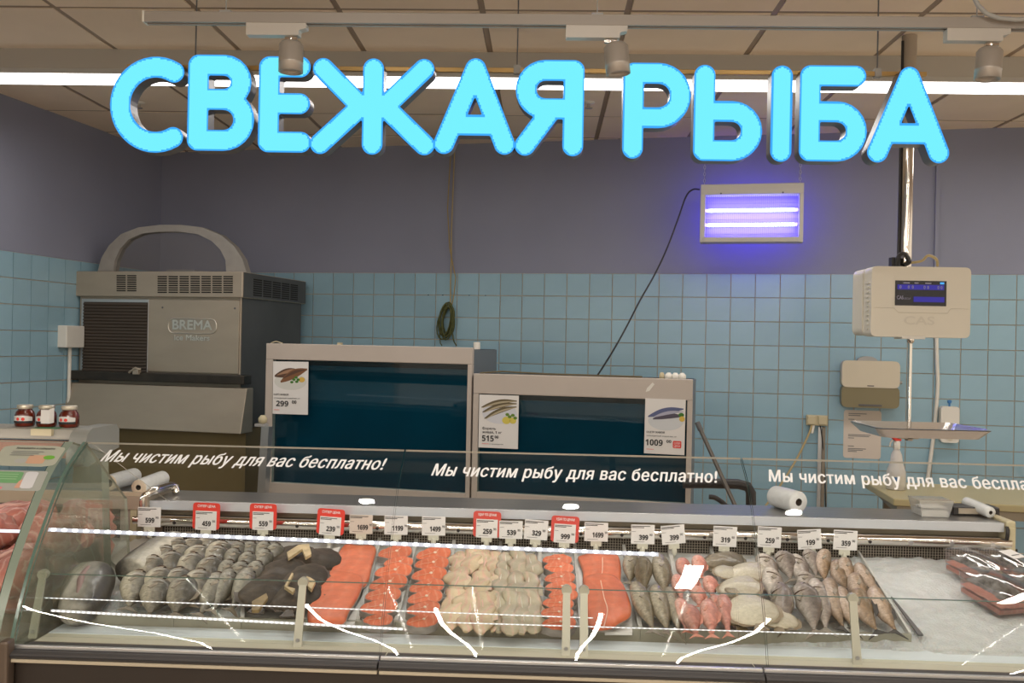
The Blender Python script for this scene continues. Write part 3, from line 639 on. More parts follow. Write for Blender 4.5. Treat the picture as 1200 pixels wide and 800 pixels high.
for k, py in enumerate((247, 264)):
    _, z = f(880, py-.7, .05); b = MB(); b.tube([(-hw+.035, .05, z), (hw-.035, .05, z)], .0105, 12); part('uv_tube', b, emis('uv_tube', (.58, .68, 1.0), 7), t, 'glowing violet tube')
    for s in (-1, 1): b = MB(); b.tube([(s*(hw-.03), .05, z), (s*(hw-.05), .05, z)], .013, 10); part('tube_holder', b, m_white, t)
b = MB(); n = 62
for k in range(n):
    x = -hw+.036+(2*hw-.07)*k/(n-1); b.box((x-.0008, .006, .03), (x+.0008, .0076, H_*.81))
for z in (.05, .14, .24): b.box((-hw+.03, .0045, z), (hw-.03, .006, z+.0015))
part('front_grid', b, mat('grid_wire', (.12, .10, .16), .4, .6), t, 'fine wire guard', kind='stuff')
for s in (-.5, .5): b = MB(); b.lathe([(.006, 0), (.004, -.004)], (s*hw*1.2, 0, H_*.84), 8, axis='y'); part('screw', b, m_dgrey, t)
for s in (-1, 1):
    b = MB(); k = 0; z = H_; x = s*(hw-.02)
    while z < CEIL-zb-.03 and k < 60:
        pts = []
        for j in range(9):
            a = 2*math.pi*j/8; q = .006*math.cos(a); pts.append((x+(q if k % 2 else 0), .05+(0 if k % 2 else q), z+.011+.013*math.sin(a)))
        b.tube(pts, .0016, 4, caps=False); z += .021; k += 1
    part('chain', b, m_alu, t)
# (its own light)
for py in (247, 264):
    _, z = f(880, py, .05); l = area('insect_killer_glow', W((ua+ub)/2, v-.05+.03, zb+z), 2*hw-.08, .02, 2.2, (.20, .14, 1.0), (math.radians(90), 0, WANG))
l = area('insect_killer_rear_glow', W((ua+ub)/2, v-Dp-.01, zb+H_/2), 2*hw-.08, .25, 5.0, (.22, .15, 1.0), (math.radians(-90), 0, WANG))
# black cord from trap
t0 = W((ua+ub)/2, v, zb); pts = [W(uz(px, py, vv)[0], vv, uz(px, py, vv)[1]) for px, py, vv in ((820, 222, .33), (812, 222, .33), (804, 230, .33), (795, 255, .33), (782, 290, .36), (768, 320, .42), (750, 352, .5), (733, 385, .62), (716, 415, .75), (700, 440, .93))]
def smooth(P, k=6):
    out = []; n = len(P)
    for i in range(n-1):
        p0, p1, p2, p3 = P[max(i-1, 0)], P[i], P[i+1], P[min(i+2, n-1)]
        for j in range(k):
            q = j/k; out.append(.5*((2*p1)+(-p0+p2)*q+(2*p0-5*p1+4*p2-p3)*q*q+(-p0+3*p1-3*p2+p3)*q**3))
    return out+[P[-1]]
b = MB(); b.tube(smooth(pts), .0055, 6); tag(link('power_cord', b.mesh('power_cord', m_black)), 'black cord running down from the insect trap to the right tank', 'cord')
# towel dispenser
def wbox(name, label, cat, p0, p1, v=0):
    ua, zt = uz(*p0, v); ub, zb = uz(p1[0], p1[1], v); return frame_thing(name, label, cat, (ua+ub)/2, v, zb), (ub-ua)/2, zt-zb
t, hw, H_ = wbox('towel_dispenser', 'cream paper towel dispenser on the tiles below the scale', 'dispenser', (987, 422), (1054, 479), .11)
def rp(x0, z0, x1, z1, r): return [(x, 0, z) for x, z in rect2(x0, z0, x1, z1, r)]
b = MB(); b.prism([(x, -.0, z) for x, z in rect2(-hw, H_*.43, hw, H_, .035)], (0, .10, 0)); part('cover', b, m_cream, t, bevel=.008)
b = MB(); b.prism([(x, .004, z) for x, z in rect2(-hw, 0, hw, H_*.46, .035)], (0, .096, 0)); part('lower_window', b, mat('dispenser_smoked', (.20, .17, .09), .35), t, 'smoky olive lower half', bevel=.006)
b = MB(); b.prism([(hw*.35*math.cos(a)-hw*.1, .03, H_+.028*math.sin(a)) for a in [math.pi*k/10 for k in range(11)]], (0, .05, 0)); part('top_button', b, m_grey, t)
b = MB(); b.box((-.02, -.003, H_*.46), (.02, 0, H_*.48)); part('maker_mark', b, m_dgrey, t); b = MB(); b.box((-hw*.4, -.002, .012), (hw*.4, .006, .022)); part('towel_slot', b, m_dgrey, t)
b = MB(); b.tube([(hw+.005, .05, H_*.55), (hw+.02, .05, H_*.55)], .01, 8); part('lock', b, m_grey, t)
# notice
t, hw, H_ = wbox('wall_notice', 'pale laminated notice under the towel dispenser', 'notice', (989, 480), (1032, 538), .006)
b = MB(); b.prism([(x, 0, z) for x, z in rect2(-hw, 0, hw, H_, .02)], (0, .004, 0)); part('sheet', b, m_paperb, t)
b = MB()
for k, (z, w_) in enumerate(((.92, .6), (.88, .4), (.80, .2), (.48, .75), (.45, .7), (.41, .2), (.24, .2), (.19, .6), (.16, .5), (.13, .3))): b.box((-hw*.75, -.0008, z*H_), (-hw*.75+2*hw*.8*w_, -.0004, z*H_+.005))
part('text_lines', b, m_gink, t)
# soap dispenser
t, hw, H_ = wbox('soap_dispenser', 'small cream soap dispenser on the wall at the right of the scale rod', 'soap dispenser', (1103, 476), (1124, 519), .08)
b = MB(); b.prism([(x, 0, z) for x, z in rect2(-hw, 0, hw, H_, .022)], (0, .075, 0)); part('body', b, m_white, t, bevel=.006)
b = MB(); b.tube([(0, .03, H_), (0, .03, H_+.03)], .006, 8); b.lathe([(.012, .02), (.014, .035), (.004, .04)], (0, .03, H_), 10); part('blue_tap', b, mat('blue_plastic', (.03, .16, .40), .4), t, 'blue cap')
b = MB(); b.tube([(0, -.005, .035), (0, .01, .035)], .022, 14); part('button', b, m_cream, t)
# sockets
t, hw, H_ = wbox('double_socket', 'yellowed double wall socket with a cable hanging out', 'socket', (945, 486), (970, 499), .04)
b = MB(); b.box((-hw, 0, 0), (hw, .035, H_)); part('housing', b, m_yel, t, bevel=.004)
for s in (-1, 1):
    b = MB(); b.box((s*hw*.5-.025, -.012, .008), (s*hw*.5+.025, 0, H_-.004)); part('flap', b, m_yel, t, bevel=.003)
b = MB(); b.tube([(-.02, .01, 0), (-.03, -.0, -.05)], .01, 6); part('plug', b, m_white, t)
t, hw, H_ = wbox('wall_conduit', 'grey metal conduit running down from the double socket', 'conduit', (959, 500), (966, 600), .03)
b = MB(); b.box((-hw*1.0, 0, -.3), (-.002, .028, H_)); part('channel', b, m_alu, t); b = MB(); b.box((.002, .003, -.3), (hw*.9, .028, H_)); part('channel', b, mat('conduit_brown', (.22, .19, .15), .5), t)
def wcable(name, label, pts, r, m_, k=5):
    b = MB(); b.tube(smooth([W(uz(px, py, vv)[0], vv, uz(px, py, vv)[1]) for px, py, vv in pts], k), r, 7); return tag(link(name, b.mesh(name, m_)), label, 'cable')
wcable('black_cable', 'thin black cable beside the grey conduit', [(961, 497, .03), (963, 510, .03), (966, 540, .02), (967, 570, .02), (968, 604, .02)], .004, m_black)
wcable('white_cable', 'white cable slanting down left from the double socket', [(951, 498, .04), (948, 508, .05), (935, 535, .1), (920, 560, .2), (905, 582, .3), (893, 598, .4)], .007, m_cab)
wcable('white_pipe', 'white plastic pipe curving down the tiles behind the scale', [(1098, 322, .02), (1097.5, 380, .02), (1098, 420, .02), (1099, 450, .02), (1097, 480, .02), (1094, 510, .02), (1090, 540, .03), (1085, 575, .03)], .012, m_white)
# ---------------------------------------------------------------- HANGING SCALE
Yc = 4.1; a = onY(1006, 396, Yc); c_ = onY(1133, 392, Yc); tt = onY(1068, 313, Yc); bb_ = onY(1068, 395, Yc); cx = (a.x+c_.x)/2; px_ = onY(1068, 350, Yc).x-cx
t = thing('hanging_scale', 'white hanging scale with a dark display on a steel pole from the ceiling', 'scale', (cx, Yc, bb_.z), 0); hw = (c_.x-a.x)/2*1.0; H_ = tt.z-bb_.z
m_sc = mat('scale_white', (.70, .665, .57), .38)
fr = rect2(-hw*.82, 0, hw, H_, .025, 5); b = MB(); b.prism([(x, -.03, z) for x, z in fr], (0, .10, 0)); part('front_shell', b, m_sc, t, bevel=.012, seg=3)
b = MB(); b.prism([(x, .071, z) for x, z in rect2(-hw*.84, .006, hw*.93, H_-.002, .03, 5)], (0, .13, 0)); part('rear_shell', b, m_sc, t, bevel=.015, seg=3)
b = MB()
for k in range(11): b.box((-hw*.82-.004, -.0, .03+k*.02), (-hw*.82, .04, .036+k*.02))
part('side_ribs', b, m_sc, t)
dx0 = onY(1046, 330, Yc).x-cx; dx1 = onY(1105.5, 330, Yc).x-cx; dz1 = onY(1075, 329.5, Yc).z-bb_.z; dz0 = onY(1075, 358.5, Yc).z-bb_.z; dw, dh = dx1-dx0, dz1-dz0
b = MB(); b.box((dx0, -.0335, dz0), (dx1, -.029, dz1)); dp = part('display_panel', b, mat('display_black', (.012, .012, .018), .15), t, 'black display panel')
b = MB(); b.box((dx0+dw*.04, -.0345, dz0+dh*.64), (dx1-dw*.05, -.0336, dz0+dh*.84)); b.box((dx0+dw*.36, -.0345, dz0+dh*.15), (dx1-dw*.04, -.0336, dz0+dh*.36)); part('lcd', b, emis('lcd_blue', (.055, .045, .30), 1), dp, 'blue lcd windows')
b = MB()
for k, x in enumerate((.08, .24, .32, .55, .62, .82, .88)): text_mb(b, '0', .018, dx0+dw*x, dz0+dh*.68, -.0350, width=.008)
for x, w_ in ((.15, .13), (.37, .08), (.58, .12)): b.box((dx0+dw*x, -.035, dz0+dh*.88), (dx0+dw*(x+w_), -.0345, dz0+dh*.93))
text_mb(b, 'CAS', .022, dx0+dw*.03, dz0+dh*.25, -.035, width=dw*.13, bold=.0006); text_mb(b, 'GROUP', .012, dx0+dw*.17, dz0+dh*.24, -.035, width=dw*.13); part('display_print', b, mat('display_print', (.30, .30, .42), .5), dp)
b = MB(); b.box((dx0+dw*.87, -.035, dz0+dh*.87), (dx0+dw*.95, -.0345, dz0+dh*.95)); part('lit_icon', b, emis('icon_blue', (.1, .45, 1), 1), dp)
b = MB(); text_mb(b, 'CAS', .05, -.05, .055, -.0315, width=.13, bold=.001); part('embossed_mark', b, mat('scale_shade', (.63, .595, .51), .42), t)
b = MB(); P_ = [(-hw*.82+.01, .125), (-hw*.4, .125), (-hw*.32, .105), (hw*.58, .105), (hw*.64, .125), (hw-.01, .125)]; b.tube([(x, -.0302, z) for x, z in P_], .0015, 5); part('seam_line', b, mat('scale_shade', (.63, .595, .51), .42), t)
b = MB(); b.box((-.05+px_, -.034, -.008), (.05+px_, .06, .006)); part('bottom_plate', b, m_white, t, bevel=.002)
pz = CEIL-bb_.z
b = MB(); b.tube([(px_, .08, H_), (px_, .08, onY(1068, 165, Yc).z-bb_.z)], .029, 18); part('pole', b, m_chrome, t, 'polished steel pole')
b = MB(); b.tube([(px_, .08, onY(1068, 165, Yc).z-bb_.z), (px_, .08, pz-.005)], .032, 18); part('pole_sleeve', b, mat('pole_sleeve', (.38, .33, .27), .45, .3), t, 'matt upper sleeve')
b = MB(); b.tube([(px_-.034, .07, H_+.02), (px_-.033, .07, pz-.03)], .006, 6); part('pole_cable', b, m_black, t)
b = MB(); b.tube(smooth([Vector((px_-.06, .03, H_)), Vector((px_-.05, .02, H_+.05)), Vector((px_-.02, .03, H_+.06)), Vector((px_+.0, .03, H_+.025)), Vector((px_-.03, .02, H_+.01))]), .009, 6); b.box((px_-.075, .03, H_-.002), (px_-.04, .07, H_+.045)); part('plug', b, m_black, t)
b = MB(); b.tube(smooth([Vector((px_-.02, .04, H_+.02)), Vector((px_+.05, .03, H_+.03)), Vector((px_+.08, .03, H_+.055)), Vector((px_+.12, .04, H_+.04)), Vector((px_+.13, .05, H_+.01))]), .006, 6); part('loop_cord', b, m_cab, t)
# rod and pan
rz = onY(1068, 513, Yc).z-bb_.z
z1 = 1.232-bb_.z; b = MB(); b.tube([(px_, .0, -.0), (px_, .0, z1-.05)], .0085, 10); b.lathe([(.016, 0), (.016, -.012), (.008, -.02)], (px_, 0, -.008), 12); part('rod', b, m_chrome, t)
b = MB(); b.box((px_-.045, -.02, z1-.062), (px_+.035, .02, z1-.046)); b.box((px_-.01, -.02, z1-.07), (px_+.01, .02, z1-.045)); part('pan_bracket', b, m_steel, t)
x0 = onY(1006, 500, Yc).x-cx; x1 = onY(1134, 508, Yc).x-cx; z1 = 1.232-bb_.z; y0, y1 = -.25, .15; b = MB()
rings = []
for (e, z) in ((0, z1), (.006, z1+.001), (.035, z1-.035), (.04, z1-.036), (.034, z1-.040), (0, z1-.003)):
    rings.append([(x, y, z+.0) for x, y in rnd2([(x0+e, y0+e), (x1-e, y0+e), (x1-e, y1-e), (x0+e, y1-e)], .05)])
n = len(rings[0]); vs = sum(rings, [])
b.add(vs, [(k*n+i, k*n+(i+1) % n, (k+1)*n+(i+1) % n, (k+1)*n+i) for k in range(5) for i in range(n)], smooth=False)
b.add(rings[3], [tuple(range(n))]); b.add(rings[4], [tuple(reversed(range(n)))])
part('pan', b, mat('pan_steel', (.80, .79, .78), .22, .85), t, 'shallow polished pan')
# ---------------------------------------------------------------- WORK TABLE at right with board
a = onZ(1020, 566, .86); c1 = onZ(1042, 585, .83)
t = thing('work_table', 'cream topped work table against the tiles at the right', 'table', (a.x+.7, c1.y+.3, 0), WANG)
Mx = parent_world(t).inverted(); la = Mx @ Vector(a); lc = Mx @ Vector(c1)
fy = lc.y; by = fy+.62
b = MB(); b.hexa([(la.x+.06, fy, .80), (1.7, fy, .80), (1.7, by, .80), (la.x, by, .80), (la.x+.06, fy, .835), (1.7, fy, .835), (1.7, by, .835), (la.x-.0, by, .835)]); part('board', b, mat('board_cream', (.50, .43, .24), .35, var=.1, vscale=4), t, 'thick translucent cream board', bevel=.006)
b = MB(); b.box((la.x+.08, fy+.03, .755), (1.7, by-.03, .795)); part('frame', b, mat('table_frame', (.28, .24, .18), .5, .3), t)
for x in (la.x+.12, la.x+.32, 1.6):
    b = MB(); b.box((x-.02, fy+.05, 0), (x+.03, fy+.10, .755)); part('leg', b, mat('table_leg', (.17, .14, .10), .5, .3), t)
    b = MB(); b.box((x-.02, by-.10, 0), (x+.03, by-.05, .755)); part('leg', b, mat('table_leg', (.17, .14, .10), .5, .3), t)
# spray bottle
q = onY(1050, 563, c1.y+.30); s_ = .28/.30
t = thing('spray_bottle', 'white spray bottle with a red trigger head on the work table', 'spray bottle', (q.x, c1.y+.30, .8355), .1)
sc = (onY(1050, 507, c1.y+.30).z-.835)/.285
b = MB(); b.lathe([(.0, 0), (.042, 0), (.046, .006), (.046, .085), (.043, .10), (.034, .125), (.030, .14), (.026, .175), (.015, .20), (.013, .215)], n=22); b.v = [(x*sc, y*sc, z*sc) for x, y, z in b.v]; part('bottle', b, mat('bottle_white', (.62, .60, .58), .35), t)
b = MB(); b.lathe([(.017, .205), (.017, .235), (.012, .245)], n=14); b.v = [(x*sc, y*sc, z*sc) for x, y, z in b.v]; part('collar', b, m_white, t)
b = MB(); b.prism([(-.052, -.012, .262), (-.050, -.012, .28), (-.01, -.012, .288), (.018, -.012, .285), (.018, -.012, .245), (-.012, -.012, .245), (-.022, -.012, .258)], (0, .024, 0)); b.v = [(x*sc, y*sc, z*sc) for x, y, z in b.v]; hd = part('spray_head', b, m_red, t, 'red spray head', bevel=.003)
b = MB(); b.tube([(-.02, 0, .25), (-.032, 0, .235), (-.036, 0, .215)], .004, 6); b.v = [(x*sc, y*sc, z*sc) for x, y, z in b.v]; part('trigger', b, m_white, hd)
b = MB(); b.grid(lambda u, w_: (math.sin((u-.5)*1.6)*.0465*sc, -math.cos((u-.5)*1.6)*.0465*sc, (.02+w_*.05)*sc), 8, 1); lb = part('bottle_label', b, mat('bottle_label', (.62, .60, .55), .5), t); b = MB(); b.grid(lambda u, w_: (math.sin((u-1.2)*.6)*.047*sc, -math.cos((u-1.2)*.6)*.047*sc, (.045+w_*.022)*sc), 4, 1); part('blue_print', b, mat('blue_plastic', (.03, .16, .40), .4), lb)
# ---------------------------------------------------------------- black sink pipe and lever near tank 2
Yq = 4.45
P = lambda pts: [onY(px, py, Yq) for px, py in pts]
pb = onY(880, 600, Yq)
t = thing('black_waste_pipe', 'thick black bent pipe right of the right tank', 'pipe', (pb.x, Yq, 0))
b = MB(); b.tube([(onY(800, 566, Yq).x-pb.x, 0, onY(800, 566, Yq).z)]+[tuple(p-Vector((pb.x, Yq, 0))) for p in P([(830, 566), (865, 567), (876, 570), (880, 577), (880, 600)])]+[(0, 0, 0)], .024, 14); part('pipe', b, m_black, t)
t = thing('tap_lever', 'small black tap lever poking up behind the worktop', 'tap', (onY(845, 590, 4.2).x, 4.2, 0))
o = Vector(t.location); b = MB(); b.tube(smooth([onY(*p, 4.2)-o for p in ((831, 582), (838, 583), (846, 588), (852, 593), (860, 594))]), .011, 8); b.tube([onY(852, 592, 4.2)-o, Vector((onY(852, 592, 4.2).x-o.x, 0, 0))], .014, 8); part('lever', b, m_black, t)
t = thing('leaning_rod', 'grey metal rod leaning to the right of the tanks', 'rod', tuple(onY(865, 600, 4.3)))
o = Vector(t.location); e0 = onY(818, 497, 4.45)-o; e1 = Vector((0, 0, 0)); dd = (e1-e0); e2 = e0+dd*(o.z+e0.z)/(e0.z) if e0.z else e1
e2 = e0+dd*((e0.z+o.z)/(e0.z)); b = MB(); b.tube([e0, e2], .010, 10); part('rod', b, mat('rod_dark', (.13, .12, .11), .4, .4), t); b = MB(); b.tube([e0-dd.normalized()*.01, e0+dd.normalized()*.03], .013, 10); part('tip', b, m_dgrey, t)
# ================================================================ FISH COUNTER
GP = [(2.167, .816), (2.184, .865), (2.215, .93), (2.247, .989), (2.30, 1.068), (2.36, 1.147), (2.412, 1.20), (2.500, 1.257)]
GPs = [(p.x, p.y) for p in smooth([Vector((a, b_, 0)) for a, b_ in GP], 3)]
GL = [0]
for a, b_ in zip(GPs[:-1], GPs[1:]): GL.append(GL[-1]+math.hypot(b_[0]-a[0], b_[1]-a[1]))
def gl_at(s):       # arclength measured down from the top edge
    s = GL[-1]-s
    for i in range(len(GL)-1):
        if s <= GL[i+1] or i == len(GL)-2:
            t = (s-GL[i])/(GL[i+1]-GL[i]); a, b_ = GPs[i], GPs[i+1]; return a[0]+(b_[0]-a[0])*t, a[1]+(b_[1]-a[1])*t, (b_[0]-a[0], b_[1]-a[1])
def on_glass(px, py):
    d = ray(px, py); best = None
    for s in [k*GL[-1]/300 for k in range(301)]:
        y, z, _ = gl_at(s); k = y/d.y; e = abs(EYE+d.z*k-z)
        if best is None or e < best[0]: best = (e, s, d.x*k)
    return best[2], best[1]     # x, s
XL, XR = -1.25, 1.52
cnt_ = thing('fish_counter', 'long refrigerated fish counter with curved glass front across the picture', 'display counter', (0, 2.6, 0))
def cp(name, b, m_, label=None, bevel=0, parent=None, kind=None): return part(name, b, m_, parent or cnt_, label, bevel, world=True, kind=kind)
b = MB(); b.box((XL, 2.26, .06), (XR, 3.2, .70)); cp('cabinet_body', b, mat('cabinet_dark', (.020, .013, .009), .5))
b = MB(); b.box((XL, 2.30, 0), (XR, 3.1, .06)); cp('plinth', b, m_black)
for x0, x1 in ((XL, -.372), (-.368, .512), (.516, XR)):
    b = MB(); pr = [(2.150, .8075), (2.134, .8075), (2.125, .804), (2.122, .799), (2.124, .793), (2.130, .791), (2.26, .785), (2.26, .79), (2.15, .80)]
    b.prism([(x0, y, z) for y, z in pr], (x1-x0, 0, 0)); br_ = cp('bumper_rail', b, mat('bumper_dark', (.045, .041, .041), .6, var=.15, vscale=6, stretch=(.3, 1, 20)), 'dark rubber bumper')
    b = MB(); b.box((x0, 2.1205, .7985), (x1, 2.1235, .800)); cp('bumper_groove', b, m_black, parent=br_)
    b = MB(); b.box((x0, 2.147, .8078), (x1, 2.157, .8165)); cp('chrome_edge', b, m_alu, bevel=.001)
    b = MB(); b.box((x0, 2.128, .7815), (x1, 2.26, .7905)); cp('lower_trim', b, mat('trim_beige', (.46, .40, .30), .45), bevel=.002)
b = MB(); b.box((XL, 2.1575, .75), (XR, 2.325, .789)); cp('inner_sill', b, mat('sill_cream', (.60, .58, .46), .35))
b = MB(); b.box((XL, 2.3255, .75), (XR, 2.40, .790)); cp('sill_rail', b, mat('sill_blue_white', (.74, .81, .85), .3))
b = MB(); b.box((XL-.004, 2.112, .70), (XL+.019, 2.146, .835)); cp('corner_bracket', b, mat('bracket_bronze', (.11, .08, .06), .4, .3), bevel=.006)
b = MB(); b.box((XL, 2.15, .06), (XR, 2.26, .781)); cp('front_panel', b, MATS['cabinet_dark'])
# deck base
b = MB(); b.hexa([(XL, 2.40, .75), (XR, 2.40, .75), (XR, 3.02, .75), (XL, 3.02, .75), (XL, 2.40, .775), (XR, 2.40, .775), (XR, 3.02, deckz(3.02)-.03), (XL, 3.02, deckz(3.02)-.03)]); cp('deck', b, m_steel)
# ice filling, bumpy
from mathutils import noise as mn
def icez(x, y): 
    return deckz(y)-.012+.010*mn.noise(Vector((x*9, y*9, 0)))+.006*mn.noise(Vector((x*40, y*40, 3)))+(.012 if x > 1.0 else 0)
b = MB(); b.grid(lambda u, w_: (XL+.01+u*(XR-XL-.02), 2.37+w_*.635, icez(XL+u*(XR-XL), 2.37+w_*.635)+((.012 if w_ > .03 else -.02 if w_ < .01 else .004) if XL+u*(XR-XL) > .90 else (.012 if w_ > .09 else -.03))-.004), 300, 70)
o = cp('ice_bed', b, m_ice, 'bed of crushed ice'); o['kind'] = 'stuff'
# rear wall of case: mesh, tube rail, back panel
b = MB(); b.box((XL-.1, 3.04, .80), (XR+.0, 3.05, .99)); cp('rear_panel', b, mat('rear_panel', (.33, .29, .22), .4, .5))
b = MB(); y = 3.02; z0, z1 = deckz(3.02)-.03, .925; x = XL+.01
b.box((XL, 3.026, z0), (XR, 3.03, z1), 1)
while x < XR-.01: b.box((x, y, z0), (x+.0016, y+.0016, z1)); x += .0085
z = z0
while z < z1: b.box((XL+.01, y-.001, z), (XR-.01, y, z+.0014)); z += .0085
cp('wire_mesh', b, [mat('mesh_wire', (.40, .36, .30), .4, .5), mat('mesh_dark', (.02, .017, .015), .8)], 'dark wire mesh at the back', kind='stuff')
ty, tz_ = 3.0, .949
x0t = onY(158, 607, ty).x; x1t = onY(1183, 637, ty).x
b = MB(); b.tube([(x0t, ty, tz_), (x1t, ty, tz_)], .0195, 16); tube = cp('tube_rail', b, m_chrome, 'polished steel tube')
px = 204-48
for px in [204, 348, 445-3, 539-2, 681, 729, 777-2, 826, 874, 923, 971, 1020, 1068, 1116, 1164]:
    X = onY(px, 618, ty-.02).x; b = MB(); b.tube([(X, ty-.0205, tz_-.004), (X, ty-.012, tz_-.004)], .0055, 10); part('tube_hole', b, m_black, tube, world=True)
    if px > 1060: b = MB(); b.lathe([(.008, -.0215), (.008, -.018)], (X, ty, tz_-.004), 10, axis='y'); part('hole_ring', b, m_alu, tube, world=True)
for X in (x0t-.01, x1t-.01):
    b = MB(); b.box((X, 2.985, .87), (X+.022, 3.035, 1.0)); cp('rail_bracket', b, m_yel, bevel=.002)
# worktop
xa = onY(176, 590, 3.0).x; xb = onY(1176, 618, 3.0).x
b = MB(); b.box((xa, 3.0, .985), (xb, 3.21, 1.013)); wt = cp('worktop', b, mat('worktop_steel', (.40, .40, .40), .28, .9, var=.15, vscale=6, stretch=(1, 8, 1)), 'steel worktop behind the fish', bevel=.003)
b = MB(); b.box((xa, 2.996, .984), (xb, 2.9995, 1.012)); cp('worktop_edge', b, mat('worktop_edge', (.58, .61, .65), .3, .3), 'bright front edge of worktop')
b = MB(); b.box((xa-.10, 3.0, .80), (xa-.065, 3.05, 1.0)); b.box((xa-.05, 3.02, .80), (xa-.02, 3.2, .995)); cp('worktop_post', b, m_tank, bevel=.003)
b = MB(); b.box((xb+.005, 2.99, .84), (xb+.035, 3.2, 1.02)); cp('end_post', b, m_yel, bevel=.006)
# curved front panes
def pane(x0, x1, name='glass_pane', m_=m_gl, parent=None):
    b = MB(); th = .006; n = len(GPs); out = []; inn = []
    for i, (y, z) in enumerate(GPs):
        a = GPs[max(i-1, 0)]; c = GPs[min(i+1, n-1)]; ty_, tz2 = c[0]-a[0], c[1]-a[1]; l = math.hypot(ty_, tz2); out.append((y, z)); inn.append((y+tz2/l*th, z-ty_/l*th))
    vs = [(x0, *p) for p in out]+[(x1, *p) for p in out]+[(x0, *p) for p in inn]+[(x1, *p) for p in inn]
    b.add(vs, [(i, n+i, n+i+1, i+1) for i in range(n-1)], 0, True); b.add(vs, [(2*n+i, 2*n+i+1, 3*n+i+1, 3*n+i) for i in range(n-1)], 0, True)
    b.add(vs, [(i, i+1, 2*n+i+1, 2*n+i) for i in range(n-1)], 1); b.add(vs, [(n+i, 3*n+i, 3*n+i+1, n+i+1) for i in range(n-1)], 1)
    b.add(vs, [(n-1, 2*n-1, 4*n-1, 3*n-1)][:0]+[(n-1, n*2-1, 4*n-1, 3*n-1), (0, 2*n, 3*n, n)], 2); return b
def seam(pxt): return onY(pxt[0], pxt[1], 2.505).x
s1, s2 = seam((475, 533)), seam((868, 545))
panes = []
for x0, x1 in ((XL+.004, s1-.002), (s1+.002, s2-.002), (s2+.002, XR)):
    panes.append(cp('glass_pane', pane(x0, x1), [m_gl, m_gedge, m_glrim]))
def curved_text(parent, txt, pL, pR, size):
    vs, fs = text_mesh(txt, 1, shear=.28, bold=0, space=1.08); x0 = min(v[0] for v in vs); x1 = max(v[0] for v in vs)
    aL, sL = on_glass(*pL); aR, sR = on_glass(*pR); b = MB()
    for dx, dy, of in ((0, 0, 0), (.02, .008, .00008), (.055, 0, .00016), (.036, -.008, .00024), (.048, .008, .00032)):
      out = []
      for v in vs:
        t = (v[0]+dx-x0)/(x1-x0); X = aL+(aR-aL)*t; s = sL+(sR-sL)*t-(v[1]+dy)*size; y, z, d = gl_at(s); l = math.hypot(*d); out.append((X, y-d[1]/l*(.0012+of+v[2]), z+d[0]/l*(.0012+of+v[2])))
      b.add(out, fs); part('lettering', b, m_whiteink, parent, 'bold slanted white lettering', world=True)
TX = 'Мы чистим рыбу для вас бесплатно!'
curved_text(panes[0], TX, (117, 540.5), (450, 550.5), .0655)
curved_text(panes[1], TX, (505, 557.5), (842, 566), .063)
curved_text(panes[2], TX, (901, 564.5), (1246, 576), .063)
# end glass panels
def endpanel(X, th, prof, name, m_, parent, lab=None, rear=(2.76, 1.06)):
    pr = [(y, z) for y, z in prof]+[(rear[0], rear[1]), (rear[0]+.04, .80), (prof[0][0]+.02, .775)]
    b = MB(); n = len(pr); vs = [(X, *p) for p in pr]+[(X+th, *p) for p in pr]
    b.add(vs, [tuple(range(n)), tuple(range(2*n-1, n-1, -1))], 0); b.add(vs, [(i, n+i, n+(i+1) % n, (i+1) % n) for i in range(len(prof)-1)], 1); b.add(vs, [(i, n+i, n+(i+1) % n, (i+1) % n) for i in range(len(prof)-1, n)], 2); return b
cp('end_glass', endpanel(XL-.008, .008, GPs, 'end_glass', m_glside, None), [m_glside, m_gedge, mat('soft_edge', (.40, .40, .33), .3)], 'hazy left end pane')
b = MB(); b.tube([(XL+.003, 2.52, 1.254), (XL+.11, 2.74, 1.075), (XL+.12, 2.78, 1.05)], .0008, 5); cp('corner_brace', b, m_glrim)
# low inner glass with posts
def riser_y(z): return 2.295+(z-.79)*.30
m_post = mat('post_grey', (.47, .46, .38), .4, .2)
pp = [(53, 677, 40, 743), (356, 687, 350, 752), (664, 695, 663, 762), (685, 695, 683, 763), (1003, 706, 998, 771)]
pxs = []
for a, b0, c, d in pp:
    X = (onY(a, b0, 2.33).x+onY(c, d, 2.295).x)/2; pxs.append(X)
    t_ = MB(); t_.hexa([(X-.0105, riser_y(.79)-.016, .789), (X+.0105, riser_y(.79)-.016, .789), (X+.0105, riser_y(.79)-.010, .789), (X-.0105, riser_y(.79)-.010, .789), (X-.009, riser_y(.93)-.016, .935), (X+.009, riser_y(.93)-.016, .935), (X+.009, riser_y(.93)-.010, .935), (X-.009, riser_y(.93)-.010, .935)])
    t_.lathe([(.013, -.019), (.013, -.006), (.009, .004)], (X, riser_y(.937), .937), 14, axis='y'); t_.lathe([(.005, -.0185), (.005, -.016)], (X, riser_y(.80), .805), 8, axis='y', mi=1); cp('riser_post', t_, [m_post, m_grey])
for x0, x1 in ((pxs[0]-.01, s1-.02), (s1-.016, pxs[2]+.006), (pxs[3]-.006, s2-.04), (s2-.036, XR-.01)):
    b = MB(); b.hexa([(x0, riser_y(.79), .79), (x1, riser_y(.79), .79), (x1, riser_y(.79)+.005, .79), (x0, riser_y(.79)+.005, .79), (x0, riser_y(.935), .935), (x1, riser_y(.935), .935), (x1, riser_y(.935)+.005, .935), (x0, riser_y(.935)+.005, .935)]); cp('riser_glass', b, m_glr)
    b = MB(); b.box((x0, riser_y(.935)-.0003, .9352), (x1, riser_y(.935)+.0053, .9366)); cp('riser_edge', b, m_gedge)
